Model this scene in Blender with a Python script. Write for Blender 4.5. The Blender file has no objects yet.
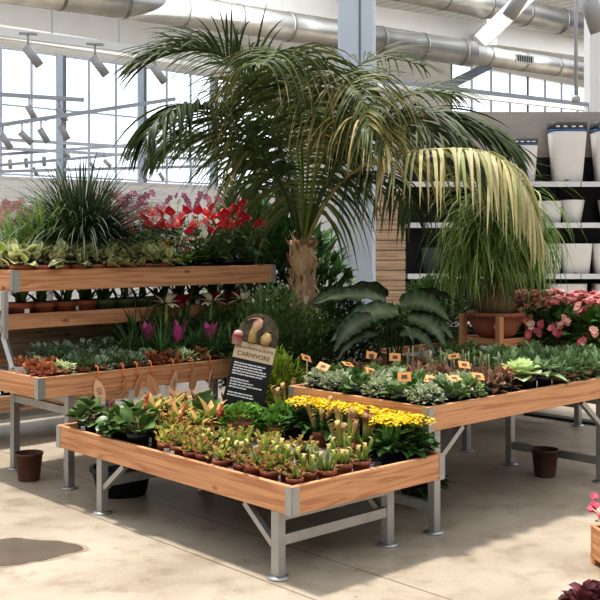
import bpy, math, random
from mathutils import Vector, Matrix
rnd = random.Random(7)
PI = math.pi
C = bpy.context.scene.collection
R_ = math.radians
F_PX, HOR, CAM_H = 1017.0, 240.0, 1.60

def P(px, py, Y):                       # point seen at a pixel of the photo, at depth Y
    return Vector(((px-300)/F_PX*Y, Y, CAM_H-(py-HOR)/F_PX*Y))
def G(px, py, z):                       # point on the horizontal level z
    Y = F_PX*(CAM_H-z)/(py-HOR)
    return Vector(((px-300)/F_PX*Y, Y, z))

# ------------------------------------------------------------------ materials
def nodes(name):
    m = bpy.data.materials.new(name); m.use_nodes = True
    nt = m.node_tree; nt.nodes.clear()
    out = nt.nodes.new('ShaderNodeOutputMaterial')
    b = nt.nodes.new('ShaderNodeBsdfPrincipled')
    nt.links.new(b.outputs[0], out.inputs[0])
    return m, nt, b, out
def N(nt, t, **kw):
    n = nt.nodes.new(t)
    for k, v in kw.items():
        if k.startswith('i_'):
            key = k[2:]
            n.inputs[int(key) if key.isdigit() else key.replace('_', ' ')].default_value = v
        else: setattr(n, k, v)
    return n
def ramp(nt, stops):
    r = nt.nodes.new('ShaderNodeValToRGB')
    e = r.color_ramp.elements
    while len(e) < len(stops): e.new(0.5)
    for k, (p, c) in enumerate(stops):
        e[k].position = p; e[k].color = (*c, 1)
    return r
def noisy(name, col, col2=None, rough=.5, metal=0., scale=12., bump=0., spec=.5, stretch=None):
    m, nt, b, out = nodes(name)
    tc = N(nt, 'ShaderNodeTexCoord')
    src = tc.outputs['Object']
    if stretch:
        mp = N(nt, 'ShaderNodeMapping'); mp.inputs['Scale'].default_value = stretch
        nt.links.new(src, mp.inputs[0]); src = mp.outputs[0]
    nz = N(nt, 'ShaderNodeTexNoise', i_Scale=scale, i_Detail=4.)
    nt.links.new(src, nz.inputs['Vector'])
    col2 = col2 or tuple(c*.82 for c in col)
    r = ramp(nt, [(.3, col2), (.7, col)])
    nt.links.new(nz.outputs[0], r.inputs[0]); nt.links.new(r.outputs[0], b.inputs['Base Color'])
    b.inputs['Roughness'].default_value = rough; b.inputs['Metallic'].default_value = metal
    b.inputs['Specular IOR Level'].default_value = spec
    if bump:
        bp = N(nt, 'ShaderNodeBump', i_Strength=bump); bp.inputs['Distance'].default_value = .02
        nt.links.new(nz.outputs[0], bp.inputs['Height']); nt.links.new(bp.outputs[0], b.inputs['Normal'])
    return m
def tinted(name, rough=.45, transl=.2, vary=.25, spec=.4, nscale=30., gain=1.):
    """colour comes from the per-vertex 'tint' of the mesh, broken up by noise and a little per object"""
    m, nt, b, out = nodes(name)
    at = N(nt, 'ShaderNodeVertexColor', layer_name='tint')
    oi = N(nt, 'ShaderNodeObjectInfo')
    tc = N(nt, 'ShaderNodeTexCoord')
    nz = N(nt, 'ShaderNodeTexNoise', i_Scale=nscale, i_Detail=2.)
    nt.links.new(tc.outputs['Object'], nz.inputs['Vector'])
    a1 = N(nt, 'ShaderNodeMapRange'); a1.inputs['To Min'].default_value = (1-vary)*gain; a1.inputs['To Max'].default_value = (1+vary)*gain
    nt.links.new(nz.outputs[0], a1.inputs[0])
    a2 = N(nt, 'ShaderNodeMapRange'); a2.inputs['To Min'].default_value = 1-vary*.6; a2.inputs['To Max'].default_value = 1+vary*.6
    nt.links.new(oi.outputs['Random'], a2.inputs[0])
    mu = N(nt, 'ShaderNodeMath', operation='MULTIPLY')
    nt.links.new(a1.outputs[0], mu.inputs[0]); nt.links.new(a2.outputs[0], mu.inputs[1])
    vm = N(nt, 'ShaderNodeVectorMath', operation='SCALE')
    nt.links.new(at.outputs[0], vm.inputs[0]); nt.links.new(mu.outputs[0], vm.inputs['Scale'])
    nt.links.new(vm.outputs[0], b.inputs['Base Color'])
    b.inputs['Roughness'].default_value = rough; b.inputs['Specular IOR Level'].default_value = spec
    if transl:
        tr = N(nt, 'ShaderNodeBsdfTranslucent'); nt.links.new(vm.outputs[0], tr.inputs[0])
        mx = N(nt, 'ShaderNodeMixShader', i_0=transl)
        nt.links.new(b.outputs[0], mx.inputs[1]); nt.links.new(tr.outputs[0], mx.inputs[2])
        nt.links.new(mx.outputs[0], out.inputs[0])
    return m
def wood(name, axis, light=(.65,.345,.185), dark=(.50,.235,.115)):
    m, nt, b, out = nodes(name)
    tc = N(nt, 'ShaderNodeTexCoord'); oi = N(nt, 'ShaderNodeObjectInfo')
    off = N(nt, 'ShaderNodeVectorMath', operation='SCALE'); off.inputs[0].default_value = (13, 7, 5)
    nt.links.new(oi.outputs['Random'], off.inputs['Scale'])
    ad = N(nt, 'ShaderNodeVectorMath', operation='ADD')
    nt.links.new(tc.outputs['Object'], ad.inputs[0]); nt.links.new(off.outputs[0], ad.inputs[1])
    mp = N(nt, 'ShaderNodeMapping')
    s = [9, 9, 9]; s[axis] = .38
    mp.inputs['Scale'].default_value = s
    nt.links.new(ad.outputs[0], mp.inputs[0])
    n1 = N(nt, 'ShaderNodeTexNoise', i_Scale=1.6, i_Detail=3., i_Distortion=.6)
    nt.links.new(mp.outputs[0], n1.inputs['Vector'])
    mul = N(nt, 'ShaderNodeMath', operation='MULTIPLY', i_1=34.); nt.links.new(n1.outputs[0], mul.inputs[0])
    sn = N(nt, 'ShaderNodeMath', operation='SINE'); nt.links.new(mul.outputs[0], sn.inputs[0])
    mr = N(nt, 'ShaderNodeMapRange'); mr.inputs['From Min'].default_value = -1
    nt.links.new(sn.outputs[0], mr.inputs[0])
    r = ramp(nt, [(.0, dark), (.18, tuple(l*.75+d*.25 for l, d in zip(light, dark))), (.55, light), (1., tuple(min(1, l*1.1) for l in light))])
    nt.links.new(mr.outputs[0], r.inputs[0])
    # fine fibres
    mp2 = N(nt, 'ShaderNodeMapping'); s2 = [160, 160, 160]; s2[axis] = 5
    mp2.inputs['Scale'].default_value = s2; nt.links.new(ad.outputs[0], mp2.inputs[0])
    n2 = N(nt, 'ShaderNodeTexNoise', i_Scale=1., i_Detail=2.); nt.links.new(mp2.outputs[0], n2.inputs['Vector'])
    # knots
    mp3 = N(nt, 'ShaderNodeMapping'); s3 = [7, 7, 7]; s3[axis] = 3.2
    mp3.inputs['Scale'].default_value = s3; nt.links.new(ad.outputs[0], mp3.inputs[0])
    vo = N(nt, 'ShaderNodeTexVoronoi', i_Scale=1.); nt.links.new(mp3.outputs[0], vo.inputs['Vector'])
    kn = ramp(nt, [(.06, (.30,.2,.15)), (.13, (1,1,1))]); nt.links.new(vo.outputs['Distance'], kn.inputs[0])
    mm = N(nt, 'ShaderNodeMix', data_type='RGBA', blend_type='MULTIPLY'); mm.inputs[0].default_value = .8
    nt.links.new(r.outputs[0], mm.inputs[6]); nt.links.new(kn.outputs[0], mm.inputs[7])
    fr = ramp(nt, [(.3, (.84,.8,.78)), (.7, (1,1,1))]); nt.links.new(n2.outputs[0], fr.inputs[0])
    m2 = N(nt, 'ShaderNodeMix', data_type='RGBA', blend_type='MULTIPLY'); m2.inputs[0].default_value = 1.
    nt.links.new(mm.outputs[2], m2.inputs[6]); nt.links.new(fr.outputs[0], m2.inputs[7])
    nt.links.new(m2.outputs[2], b.inputs['Base Color'])
    b.inputs['Roughness'].default_value = .6; b.inputs['Specular IOR Level'].default_value = .3
    return m

M = {}
M['leaf'] = tinted('leaf', .5, .22, spec=.25, gain=1.45)
M['gloss'] = tinted('glossy_leaf', .36, .12, spec=.4, gain=1.35)
M['dry'] = tinted('dry_leaf', .6, .25, gain=1.15)
M['petal'] = tinted('petal', .5, .25, .15)
M['bark'] = tinted('bark', .8, 0, .35, nscale=40.)
M['wood_x'] = wood('larch_along_x', 0); M['wood_y'] = wood('larch_along_y', 1); M['wood_z'] = wood('larch_along_z', 2)
M['palewood'] = wood('pale_plank', 0, (.62,.44,.30), (.42,.28,.18))
M['steel'] = noisy('galvanised_steel', (.46,.46,.45), (.38,.38,.375), .42, .7, 9.)
M['clay'] = noisy('terracotta', (.36,.12,.065), (.27,.08,.043), .6, 0, 18.)
M['terra'] = noisy('terracotta_bowl', (.40,.155,.085), (.30,.10,.055), .65, 0, 10.)
M['brownplastic'] = noisy('brown_plastic', (.115,.05,.03), (.085,.037,.023), .45, 0, 8.)
M['darkpot'] = noisy('dark_pot_plastic', (.02,.028,.024), None, .4, 0, 8.)
M['greenpot'] = noisy('green_pot_plastic', (.095,.13,.05), None, .5, 0, 8.)
M['charcoal'] = noisy('charcoal_pot', (.055,.055,.06), None, .5, 0, 8.)
M['whitepot'] = noisy('white_planter', (.80,.775,.745), (.74,.71,.68), .38, 0, 3.)
M['soil'] = noisy('soil', (.045,.03,.02), (.015,.01,.008), .95, 0, 90., .6)
M['mat'] = noisy('capillary_mat', (.22,.21,.205), (.085,.08,.08), .9, 0, 60., .5)
M['white'] = noisy('white_paint', (.82,.83,.84), (.77,.78,.79), .5, 0, 2.)
M['column'] = noisy('column_paint', (.66,.73,.83), (.62,.69,.79), .45, 0, 2.)
M['card'] = noisy('white_card', (.85,.83,.80), (.78,.76,.73), .6, 0, 20.)
M['orangecard'] = noisy('orange_card', (.80,.40,.14), (.70,.32,.10), .6, 0, 20.)
M['tagcard'] = noisy('peach_tag', (.86,.56,.37), (.78,.48,.30), .6, 0, 20.)
M['orangeplastic'] = noisy('orange_plastic', (.80,.25,.09), None, .4, 0, 10.)
M['paddle'] = tinted('paddle_leaf', .5, .08, .5, .22, nscale=9.)
M['ink'] = noisy('ink', (.025,.022,.022), None, .6, 0, 10.)
M['inkbrown'] = noisy('brown_ink', (.16,.06,.03), None, .6, 0, 10.)
M['black'] = noisy('black_panel', (.010,.010,.012), (.006,.006,.008), .55, 0, 4.)
M['blackplastic'] = noisy('black_plastic', (.016,.016,.017), None, .4, 0, 8.)
M['signblack'] = noisy('sign_black', (.018,.017,.021), None, .4, 0, 8.)
M['signcream'] = noisy('sign_cream', (.72,.57,.40), (.68,.53,.37), .5, 0, 8.)
M['signwhite'] = noisy('sign_white', (.86,.84,.83), None, .5, 0, 8.)
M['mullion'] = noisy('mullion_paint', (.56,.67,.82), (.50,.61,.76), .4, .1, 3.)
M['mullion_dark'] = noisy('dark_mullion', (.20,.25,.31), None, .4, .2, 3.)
M['duct'] = noisy('duct_sheet', (.62,.615,.60), (.42,.42,.41), .30, .85, 2.2)
M['ductring'] = noisy('duct_ring', (.32,.32,.31), None, .4, .8, 4.)
M['track'] = noisy('track_paint', (.42,.45,.53), None, .5, 0, 4.)
M['lamp'] = noisy('lamp_body', (.40,.40,.42), (.34,.34,.36), .5, 0, 4.)
M['wallpanel'] = noisy('beige_wall_panel', (.44,.40,.36), (.39,.35,.31), .7, 0, 3., stretch=(1,1,6))
M['shelfedge'] = noisy('shelf_edge', (.80,.79,.80), (.62,.63,.66), .4, .1, 2.)
M['blueprint'] = noisy('blue_band', (.05,.16,.42), None, .4, 0, 6.)
M['puddle'] = noisy('wet_concrete', (.16,.128,.10), (.12,.098,.08), .16, 0, 4.)
M['concretebase'] = noisy('grey_plinth', (.5,.49,.47), None, .7, 0, 4.)

def ceiling_mat():
    m, nt, b, out = nodes('corrugated_ceiling')
    tc = N(nt, 'ShaderNodeTexCoord')
    w = N(nt, 'ShaderNodeTexWave', i_Scale=.9, i_Distortion=0.)
    nt.links.new(tc.outputs['Object'], w.inputs['Vector'])
    r = ramp(nt, [(.1, (.68,.70,.70)), (.5, (.83,.85,.85))])
    nt.links.new(w.outputs[0], r.inputs[0]); nt.links.new(r.outputs[0], b.inputs['Base Color'])
    b.inputs['Roughness'].default_value = .6
    return m
M['ceiling'] = ceiling_mat()

def floor_mat():
    m, nt, b, out = nodes('concrete_floor')
    tc = N(nt, 'ShaderNodeTexCoord')
    big = N(nt, 'ShaderNodeTexNoise', i_Scale=.75, i_Detail=5., i_Distortion=.8)
    mid = N(nt, 'ShaderNodeTexNoise', i_Scale=5., i_Detail=6., i_Roughness=.65)
    fine = N(nt, 'ShaderNodeTexNoise', i_Scale=70., i_Detail=3.)
    vor = N(nt, 'ShaderNodeTexVoronoi', i_Scale=3.4)
    for n in (big, mid, fine, vor): nt.links.new(tc.outputs['Object'], n.inputs['Vector'])
    r1 = ramp(nt, [(.30, (.31,.255,.195)), (.50, (.44,.375,.295)), (.75, (.50,.44,.36))])
    nt.links.new(big.outputs[0], r1.inputs[0])
    r2 = ramp(nt, [(.30, (.72,.68,.64)), (.5, (1,1,1)), (.72, (1.06,1.06,1.05))]); nt.links.new(mid.outputs[0], r2.inputs[0])
    r3 = ramp(nt, [(.25, (.80,.79,.78)), (.5, (1,1,1))]); nt.links.new(fine.outputs[0], r3.inputs[0])
    r4 = ramp(nt, [(.02, (.42,.35,.30)), (.045, (1,1,1))]); nt.links.new(vor.outputs['Distance'], r4.inputs[0])
    cur = r1.outputs[0]
    for r, f in ((r2, 1.), (r3, .8), (r4, .7)):
        mx = N(nt, 'ShaderNodeMix', data_type='RGBA', blend_type='MULTIPLY'); mx.inputs[0].default_value = f
        nt.links.new(cur, mx.inputs[6]); nt.links.new(r.outputs[0], mx.inputs[7]); cur = mx.outputs[2]
    # saw-cut joints in both directions
    for (dx, dy, c, w) in ((.735, .678, 3.115, .006), (.735, .678, 3.56, .006), (.735, .678, 8.6, .006), (.678, -.735, -9.4, .006)):
        d = N(nt, 'ShaderNodeVectorMath', operation='DOT_PRODUCT'); d.inputs[1].default_value = (dx, dy, 0)
        nt.links.new(tc.outputs['Object'], d.inputs[0])
        s = N(nt, 'ShaderNodeMath', operation='SUBTRACT', i_1=c); nt.links.new(d.outputs['Value'], s.inputs[0])
        a = N(nt, 'ShaderNodeMath', operation='ABSOLUTE'); nt.links.new(s.outputs[0], a.inputs[0])
        l = N(nt, 'ShaderNodeMath', operation='LESS_THAN', i_1=w); nt.links.new(a.outputs[0], l.inputs[0])
        mx = N(nt, 'ShaderNodeMix', data_type='RGBA', blend_type='MULTIPLY')
        nt.links.new(l.outputs[0], mx.inputs[0]); nt.links.new(cur, mx.inputs[6]); mx.inputs[7].default_value = (.55,.5,.46,1)
        cur = mx.outputs[2]
    nt.links.new(cur, b.inputs['Base Color'])
    rr = N(nt, 'ShaderNodeMapRange'); rr.inputs['To Min'].default_value = .26; rr.inputs['To Max'].default_value = .5
    nt.links.new(big.outputs[0], rr.inputs[0]); nt.links.new(rr.outputs[0], b.inputs['Roughness'])
    b.inputs['Specular IOR Level'].default_value = .35
    return m
M['floor'] = floor_mat()
def glass_mat():
    m, nt, b, out = nodes('window_glass')
    tr = N(nt, 'ShaderNodeBsdfTransparent'); tr.inputs[0].default_value = (.97,.985,1,1)
    gl = N(nt, 'ShaderNodeBsdfGlossy'); gl.inputs['Roughness'].default_value = .05
    mx = N(nt, 'ShaderNodeMixShader', i_0=.05)
    nt.links.new(tr.outputs[0], mx.inputs[1]); nt.links.new(gl.outputs[0], mx.inputs[2]); nt.links.new(mx.outputs[0], out.inputs[0])
    nt.nodes.remove(b)
    return m
M['glass'] = glass_mat()

# ------------------------------------------------------------------ mesh building
Z = Vector((0, 0, 1))
class MB:
    def __init__(s): s.v = []; s.f = []; s.m = []; s.c = []; s.ms = []; s.sm = []
    def mi(s, mat):
        if mat not in s.ms: s.ms.append(mat)
        return s.ms.index(mat)
    def add(s, vs, fs, mat, col=(.5,.5,.5), smooth=False):
        o = len(s.v); s.v += [tuple(p) for p in vs]
        cols = col if isinstance(col, list) else [col]*len(vs)
        s.c += cols
        k = s.mi(mat)
        for f in fs: s.f.append(tuple(i+o for i in f)); s.m.append(k); s.sm.append(smooth)
    def box(s, a, b, mat, bev=0., col=(.5,.5,.5)):
        x0,y0,z0 = [min(p,q) for p,q in zip(a,b)]; x1,y1,z1 = [max(p,q) for p,q in zip(a,b)]
        e = bev
        if e <= 0:
            vs = [(x,y,z) for z in (z0,z1) for y in (y0,y1) for x in (x0,x1)]
            s.add(vs, [(0,2,3,1),(4,5,7,6),(0,1,5,4),(2,6,7,3),(0,4,6,2),(1,3,7,5)], mat, col); return
        vs = []
        for z, i in ((z0, e), (z0+e, 0), (z1-e, 0), (z1, e)):
            for (x, y) in ((x0+i+e,y0+i),(x1-i-e,y0+i),(x1-i,y0+i+e),(x1-i,y1-i-e),(x1-i-e,y1-i),(x0+i+e,y1-i),(x0+i,y1-i-e),(x0+i,y0+i+e)): vs.append((x,y,z))
        fs = [tuple(range(7,-1,-1)), tuple(range(24,32))]
        for r in range(3):
            for k in range(8): fs.append((r*8+k, r*8+(k+1)%8, r*8+8+(k+1)%8, r*8+8+k))
        s.add(vs, fs, mat, col)
    def bar(s, p, q, w, h, mat, up=Z, col=(.5,.5,.5)):
        p = Vector(p); q = Vector(q); t = (q-p).normalized()
        sd = t.cross(up)
        if sd.length < 1e-4: sd = Vector((1,0,0))
        sd.normalize(); u = sd.cross(t)
        vs = []
        for b in (p, q):
            for (i, j) in ((-1,-1),(1,-1),(1,1),(-1,1)): vs.append(b+sd*(i*w/2)+u*(j*h/2))
        s.add(vs, [(3,2,1,0),(4,5,6,7),(0,1,5,4),(1,2,6,5),(2,3,7,6),(3,0,4,7)], mat, col)
    def tube(s, pts, rad, mat, n=6, col=(.5,.5,.5), cap=True, smooth=True):
        pts = [Vector(p) for p in pts]
        rad = rad if isinstance(rad, (list, tuple)) else [rad]*len(pts)
        vs = []; cs = []
        ref = Vector((.31,.17,.93))
        for i, p in enumerate(pts):
            t = (pts[min(i+1,len(pts)-1)]-pts[max(i-1,0)])
            t = t.normalized() if t.length > 1e-9 else Z
            a = t.cross(ref)
            if a.length < .1: a = t.cross(Vector((1,0,0)))
            a.normalize(); b = t.cross(a)
            for k in range(n):
                w = 2*PI*k/n; vs.append(p+(a*math.cos(w)+b*math.sin(w))*rad[i])
            cs += [col[i] if isinstance(col, list) else col]*n
        fs = []
        for i in range(len(pts)-1):
            for k in range(n): fs.append((i*n+k, i*n+(k+1)%n, (i+1)*n+(k+1)%n, (i+1)*n+k))
        if cap: fs += [tuple(range(n-1,-1,-1)), tuple(range((len(pts)-1)*n, len(pts)*n))]
        s.add(vs, fs, mat, cs, smooth)
    def lathe(s, prof, mat, n=16, center=(0,0,0), col=(.5,.5,.5), wob=None):
        cx,cy,cz = center; vs = []; fs = []; cs = []
        for j, (r, z) in enumerate(prof):
            for k in range(n):
                w = 2*PI*k/n; rr = r*(1+(wob(w, j) if wob else 0)); vs.append((cx+rr*math.cos(w), cy+rr*math.sin(w), cz+z))
            cs += [col[j] if isinstance(col, list) else col]*n
        for j in range(len(prof)-1):
            for k in range(n): fs.append((j*n+k, j*n+(k+1)%n, (j+1)*n+(k+1)%n, (j+1)*n+k))
        fs.append(tuple(range(n-1,-1,-1))); fs.append(tuple(range((len(prof)-1)*n, len(prof)*n)))
        s.add(vs, fs, mat, cs, True)
    def leaf(s, base, d, L, W, mat, cm, ce=None, n=4, g=1.0, shape='ovate', fold=.25, tip=None, roll=0., wd=None, curl=0.):
        """one blade: centre line bends down by g over its length; cm along the midrib, ce at the edges"""
        ce = ce or cm
        p = Vector(base); d = Vector(d).normalized()
        vs = []; cs = []; st = L/n
        for i in range(n+1):
            t = i/n
            sd = d.cross(Z)
            if sd.length < .05: sd = Vector((math.cos(roll*7+L*91), math.sin(roll*7+L*91), 0))
            sd.normalize()
            if wd is not None:
                q_ = wd-d*wd.dot(d)
                if q_.length > .08: sd = q_.normalized()
            nr = sd.cross(d)
            if roll: sd, nr = sd*math.cos(roll)+nr*math.sin(roll), nr*math.cos(roll)-sd*math.sin(roll)
            if shape == 'ovate': w = math.sin(PI*min(1, t**.75*.97+.03))
            elif shape == 'round': w = math.sqrt(max(0, 1-(2*min(1,t*.98+.02)-1)**2))
            elif shape == 'blade': w = (1-t**2.2)*(.45+.55*min(1, t*5))
            elif shape == 'lance': w = math.sin(PI*min(1, (t*.96+.04)**.6))
            elif shape == 'heart': w = math.sin(PI*min(1, t**.5*.93+.07))
            w *= W/2
            f = fold*w
            vs += [p-sd*w+nr*f, p.copy(), p+sd*w+nr*f]
            k = tip if (tip and t > .7) else None
            cs += [k or ce, k or cm, k or ce]
            p = p+d*st
            d = (d+Vector((0,0,-g/n))+sd*(curl/n)).normalized()
        fs = []
        for i in range(n):
            o = i*3; fs += [(o, o+1, o+4, o+3), (o+1, o+2, o+5, o+4)]
        s.add(vs, fs, mat, cs, True)
        return p
    def mesh(s, name):
        me = bpy.data.meshes.new(name); me.from_pydata(s.v, [], s.f)
        for m in s.ms: me.materials.append(M[m])
        me.polygons.foreach_set('material_index', s.m); me.polygons.foreach_set('use_smooth', s.sm)
        ca = me.color_attributes.new('tint', 'FLOAT_COLOR', 'POINT')
        flat = []
        for c in s.c: flat += (c[0], c[1], c[2], 1.0)
        ca.data.foreach_set('color', flat)
        me.update(); return me
    def build(s, name, parent=None, loc=None, rz=0):
        o = bpy.data.objects.new(name, s.mesh(name)); C.objects.link(o)
        if parent: o.parent = parent
        if loc is not None: o.location = loc
        if rz: o.rotation_euler = (0,0,rz)
        return o
def empty(name, label, cat, loc=(0,0,0), rz=0, group=None):
    o = bpy.data.objects.new(name, None); C.objects.link(o); o.empty_display_size = .05
    o.location = loc; o.rotation_euler = (0,0,rz); o['label'] = label; o['category'] = cat
    if group: o['group'] = group
    return o
def tag(o, label, cat, group=None, kind=None):
    o['label'] = label; o['category'] = cat
    if group: o['group'] = group
    if kind: o['kind'] = kind
    return o
def struct(o): o['kind'] = 'structure'; return o
ORD = 'first second third fourth fifth sixth seventh eighth ninth tenth eleventh twelfth thirteenth fourteenth fifteenth sixteenth seventeenth eighteenth nineteenth twentieth'.split()
def vary(c, a=.2):
    k = 1+rnd.uniform(-a, a); return tuple(min(1, max(0, x*k*(1+rnd.uniform(-a,a)*.3))) for x in c)
def sph(el, az): return Vector((math.cos(el)*math.cos(az), math.cos(el)*math.sin(az), math.sin(el)))

# ------------------------------------------------------------------ benches
TH = math.atan2(.678, .735)
VX, VU = Vector((math.cos(TH), math.sin(TH), 0)), Vector((-math.sin(TH), math.cos(TH), 0))
class Frame:
    def __init__(s, x, y): s.o = Vector((x, y, 0))
    def w(s, a, b, z): return s.o+VX*a+VU*b+Vector((0,0,z))
FB, RB, LB = Frame(-.037, 4.69), Frame(.69, 5.47), Frame(-1.63, 6.34)

def tray_box(root, a0, a1, b0, b1, ztop, h, depth):
    """wooden boards round a sunk tray, with steel corner plates"""
    t = .026
    for (p, q, mt) in (((a0, b0, ztop-h), (a1, b0+t, ztop), 'wood_x'), ((a0, b1-t, ztop-h), (a1, b1, ztop), 'wood_x'),
                       ((a0, b0+t, ztop-h), (a0+t, b1-t, ztop), 'wood_y'), ((a1-t, b0+t, ztop-h), (a1, b1-t, ztop), 'wood_y')):
        m = MB(); m.box(p, q, mt, .003); m.build('side_board', root)
    m = MB(); m.box((a0+t, b0+t, ztop-depth-.02), (a1-t, b1-t, ztop-depth), 'mat'); m.build('tray', root)
    e = .003; w = .045
    for (ca, sa) in ((a0, 1), (a1, -1)):
        for (cb, sb) in ((b0, 1), (b1, -1)):
            m = MB()
            m.box((ca-sa*e, cb-sb*e, ztop-h-.002), (ca+sa*w, cb, ztop-.004), 'steel')
            m.box((ca-sa*e, cb-sb*e, ztop-h-.002), (ca, cb+sb*w, ztop-.004), 'steel')
            m.build('corner_plate', root)
def leg(root, a, b, z, w=.052):
    m = MB(); m.box((a-w/2, b-w/2, .012), (a+w/2, b+w/2, z), 'steel', .004)
    l = m.build('leg', root)
    m = MB(); m.lathe([(.055,0),(.055,.008),(.02,.014)], 'steel', 14, (a, b, 0)); m.build('foot_plate', l)
def bench(name, fr, label, la, lb, ztop, frames, along, h=.135, depth=.05, stretch_z=.18):
    root = empty(name, label, 'bench', fr.o, TH)
    tray_box(root, 0, la, 0, lb, ztop, h, depth)
    zb = ztop-h
    for (pts) in frames:
        for (a, b) in pts: leg(root, a, b, zb)
        (a0,b0), (a1,b1) = pts
        m = MB(); m.bar((a0,b0,stretch_z), (a1,b1,stretch_z), .035, .05, 'steel'); m.build('stretcher', root)
        m = MB(); m.bar((a0,b0,zb-.025), (a1,b1,zb-.025), .05, .05, 'steel'); m.build('cross_beam', root)
        for (a, b) in pts:
            m = MB()
            d = 1 if (b if along == 'b' else a) < (lb if along == 'b' else la)/2 else -1
            if along == 'b': m.bar((a, b+d*.03, zb-.17), (a, b+d*.24, zb-.01), .03, .03, 'steel')
            else: m.bar((a+d*.03, b, zb-.17), (a+d*.24, b, zb-.01), .03, .03, 'steel')
            m.build('brace', root)
    return root
bench('low_display_bench', FB, 'low larch-sided plant bench on steel legs filled with carnivorous plants', 1.10, 2.16, .46,
      [((.035,.135),(.80,.135)), ((.035,1.69),(.80,1.69))], 'b')
bench('plant_bench', RB, 'larch-sided plant bench with small foliage plants behind the yellow flowers', 2.25, 1.12, .70,
      [((.09,.035),(.09,.80)), ((1.80,.035),(1.80,.76))], 'a', stretch_z=.14)
BB = Frame(*(RB.w(1.78, 1.2, 0).xy))
bench('rear_bench', BB, 'rear bench carrying the potted ponytail palm and pink begonias', 1.9, 1.0, .70,
      [((.16,.06),(.16,.8)), ((1.7,.06),(1.7,.8))], 'a')
# tiered bench
LBr = bench('tiered_display_bench', LB, 'tiered larch-sided plant bench with two raised shelves and hanging tags', 2.30, 1.14, .74,
      [((.25,.06),(.25,.80)), ((2.0,.06),(2.0,.80))], 'a', stretch_z=.50)
def shelf(a0, a1, b0, b1, ztop, h, depth): tray_box(LBr, a0, a1, b0, b1, ztop, h, depth)
shelf(.07, 2.38, .47, 1.08, 1.40, .145, .075)
shelf(.06, 2.28, .64, 1.06, 1.095, .105, .06)
for a in (.035, 2.24):
    m = MB()
    m.bar((a,.2,.755), (a,.44,.755), .03, .04, 'steel'); m.bar((a,.40,.76), (a,.53,.95), .03, .04, 'steel', VX)
    m.bar((a,.525,.94), (a,.525,1.26), .03, .045, 'steel'); m.bar((a,.53,1.02), (a,.80,1.25), .02, .03, 'steel')
    m.bar((a,.525,1.0), (a,1.05,1.0), .03, .03, 'steel'); m.bar((a,1.05,.75), (a,1.05,1.26), .03, .04, 'steel')
    m.build('support_arm', LBr)
m = MB(); m.box((.1,1.085,.74), (2.25,1.10,1.02), 'palewood'); m.build('back_panel', LBr)

# ------------------------------------------------------------------ plant kit
def pot_mesh(r, h, mat, n=14, taper=.74, rim=True, soil=True):
    m = MB()
    if rim: prof = [(r*taper,0),(r*.93,h*.72),(r,h*.72),(r,h),(r*.90,h),(r*.88,h*.86)]
    else: prof = [(r*taper,0),(r,h),(r*.93,h),(r*.9,h*.86)]
    m.lathe(prof, mat, n)
    return m.mesh('pot')
def soil_mesh(r, h):
    m = MB(); m.lathe([(r*.87,h*.80),(r*.87,h*.87)], 'soil', 12); return m.mesh('soil')
def label_mesh(r, h):
    m = MB()
    a = -PI*.5
    m.box((-.014, -r*1.03-.001, h*.22), (.014, -r*1.03, h*.70), 'card'); m.box((-.009, -r*1.03-.0016, h*.34), (.004, -r*1.03-.001, h*.46), 'ink')
    return m.mesh('price_label')

KIND = {}
def kind(key, name, cat, variants): KIND[key] = (name, cat, variants)
def place(key, loc, label, group=None, rz=None, s=1.0, v=None):
    name, cat, vs = KIND[key]
    parts = vs[rnd.randrange(len(vs)) if v is None else v % len(vs)]
    root = empty(name, label, cat, loc, rnd.uniform(0, 2*PI) if rz is None else rz, group)
    root.scale = (s, s, s)
    made = {}
    for (pn, me, par) in parts:
        o = bpy.data.objects.new(pn, me); C.objects.link(o)
        o.parent = made[par] if par else root
        made.setdefault(pn, o)
        if pn == 'pot' : o.rotation_euler = (0,0,-root.rotation_euler[2]*0)
    return root
def potted(r, h, mat, plant_parts, label_on=True, **kw):
    L = [('pot', pot_mesh(r, h, mat, **kw), None), ('soil', soil_mesh(r, h), 'pot')]
    if label_on: L.append(('price_label', label_mesh(r, h), 'pot'))
    return L+[(n, m.mesh(n), None) for n, m in plant_parts]

def mound(m, n, R, H, z0, L, W, mat, cm, ce, shape='ovate', g=.6, nseg=3, stem=None, elmin=.0, fold=.25):
    for i in range(n):
        el = math.asin(rnd.uniform(math.sin(elmin), 1)); az = rnd.uniform(0, 2*PI)
        d = sph(el, az); k = rnd.uniform(.72, 1.)
        p = Vector((d.x*R*k, d.y*R*k, z0+d.z*H*k))
        out = (d*.8+Vector((rnd.uniform(-.5,.5), rnd.uniform(-.5,.5), rnd.uniform(-.1,.35)))).normalized()
        a = rnd.uniform(.75,1.2)
        if stem: m.tube([(0,0,z0), (p.x*.5,p.y*.5,z0+d.z*H*.65), p], .0022, mat, 3, stem, cap=False)
        m.leaf(p-out*L*a*.4, out, L*a, W*a, mat, vary(cm), vary(ce), nseg, g, shape, fold, roll=rnd.uniform(-.5,.5))
def rosette(m, n, L, W, z0, mat, cm, ce, el0=1.2, el1=.2, g=.5, shape='lance', r0=.0, nseg=4, tip=None, fold=.3):
    for i in range(n):
        t = i/max(1,n-1); az = i*2.399+rnd.uniform(-.2,.2)
        d = sph(el0+(el1-el0)*t, az)
        a = (.65+.4*t)*rnd.uniform(.88,1.12)
        m.leaf((math.cos(az)*r0, math.sin(az)*r0, z0), d, L*a, W*a, mat, vary(cm,.12), vary(ce,.12), nseg, g, shape, fold, tip)
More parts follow.
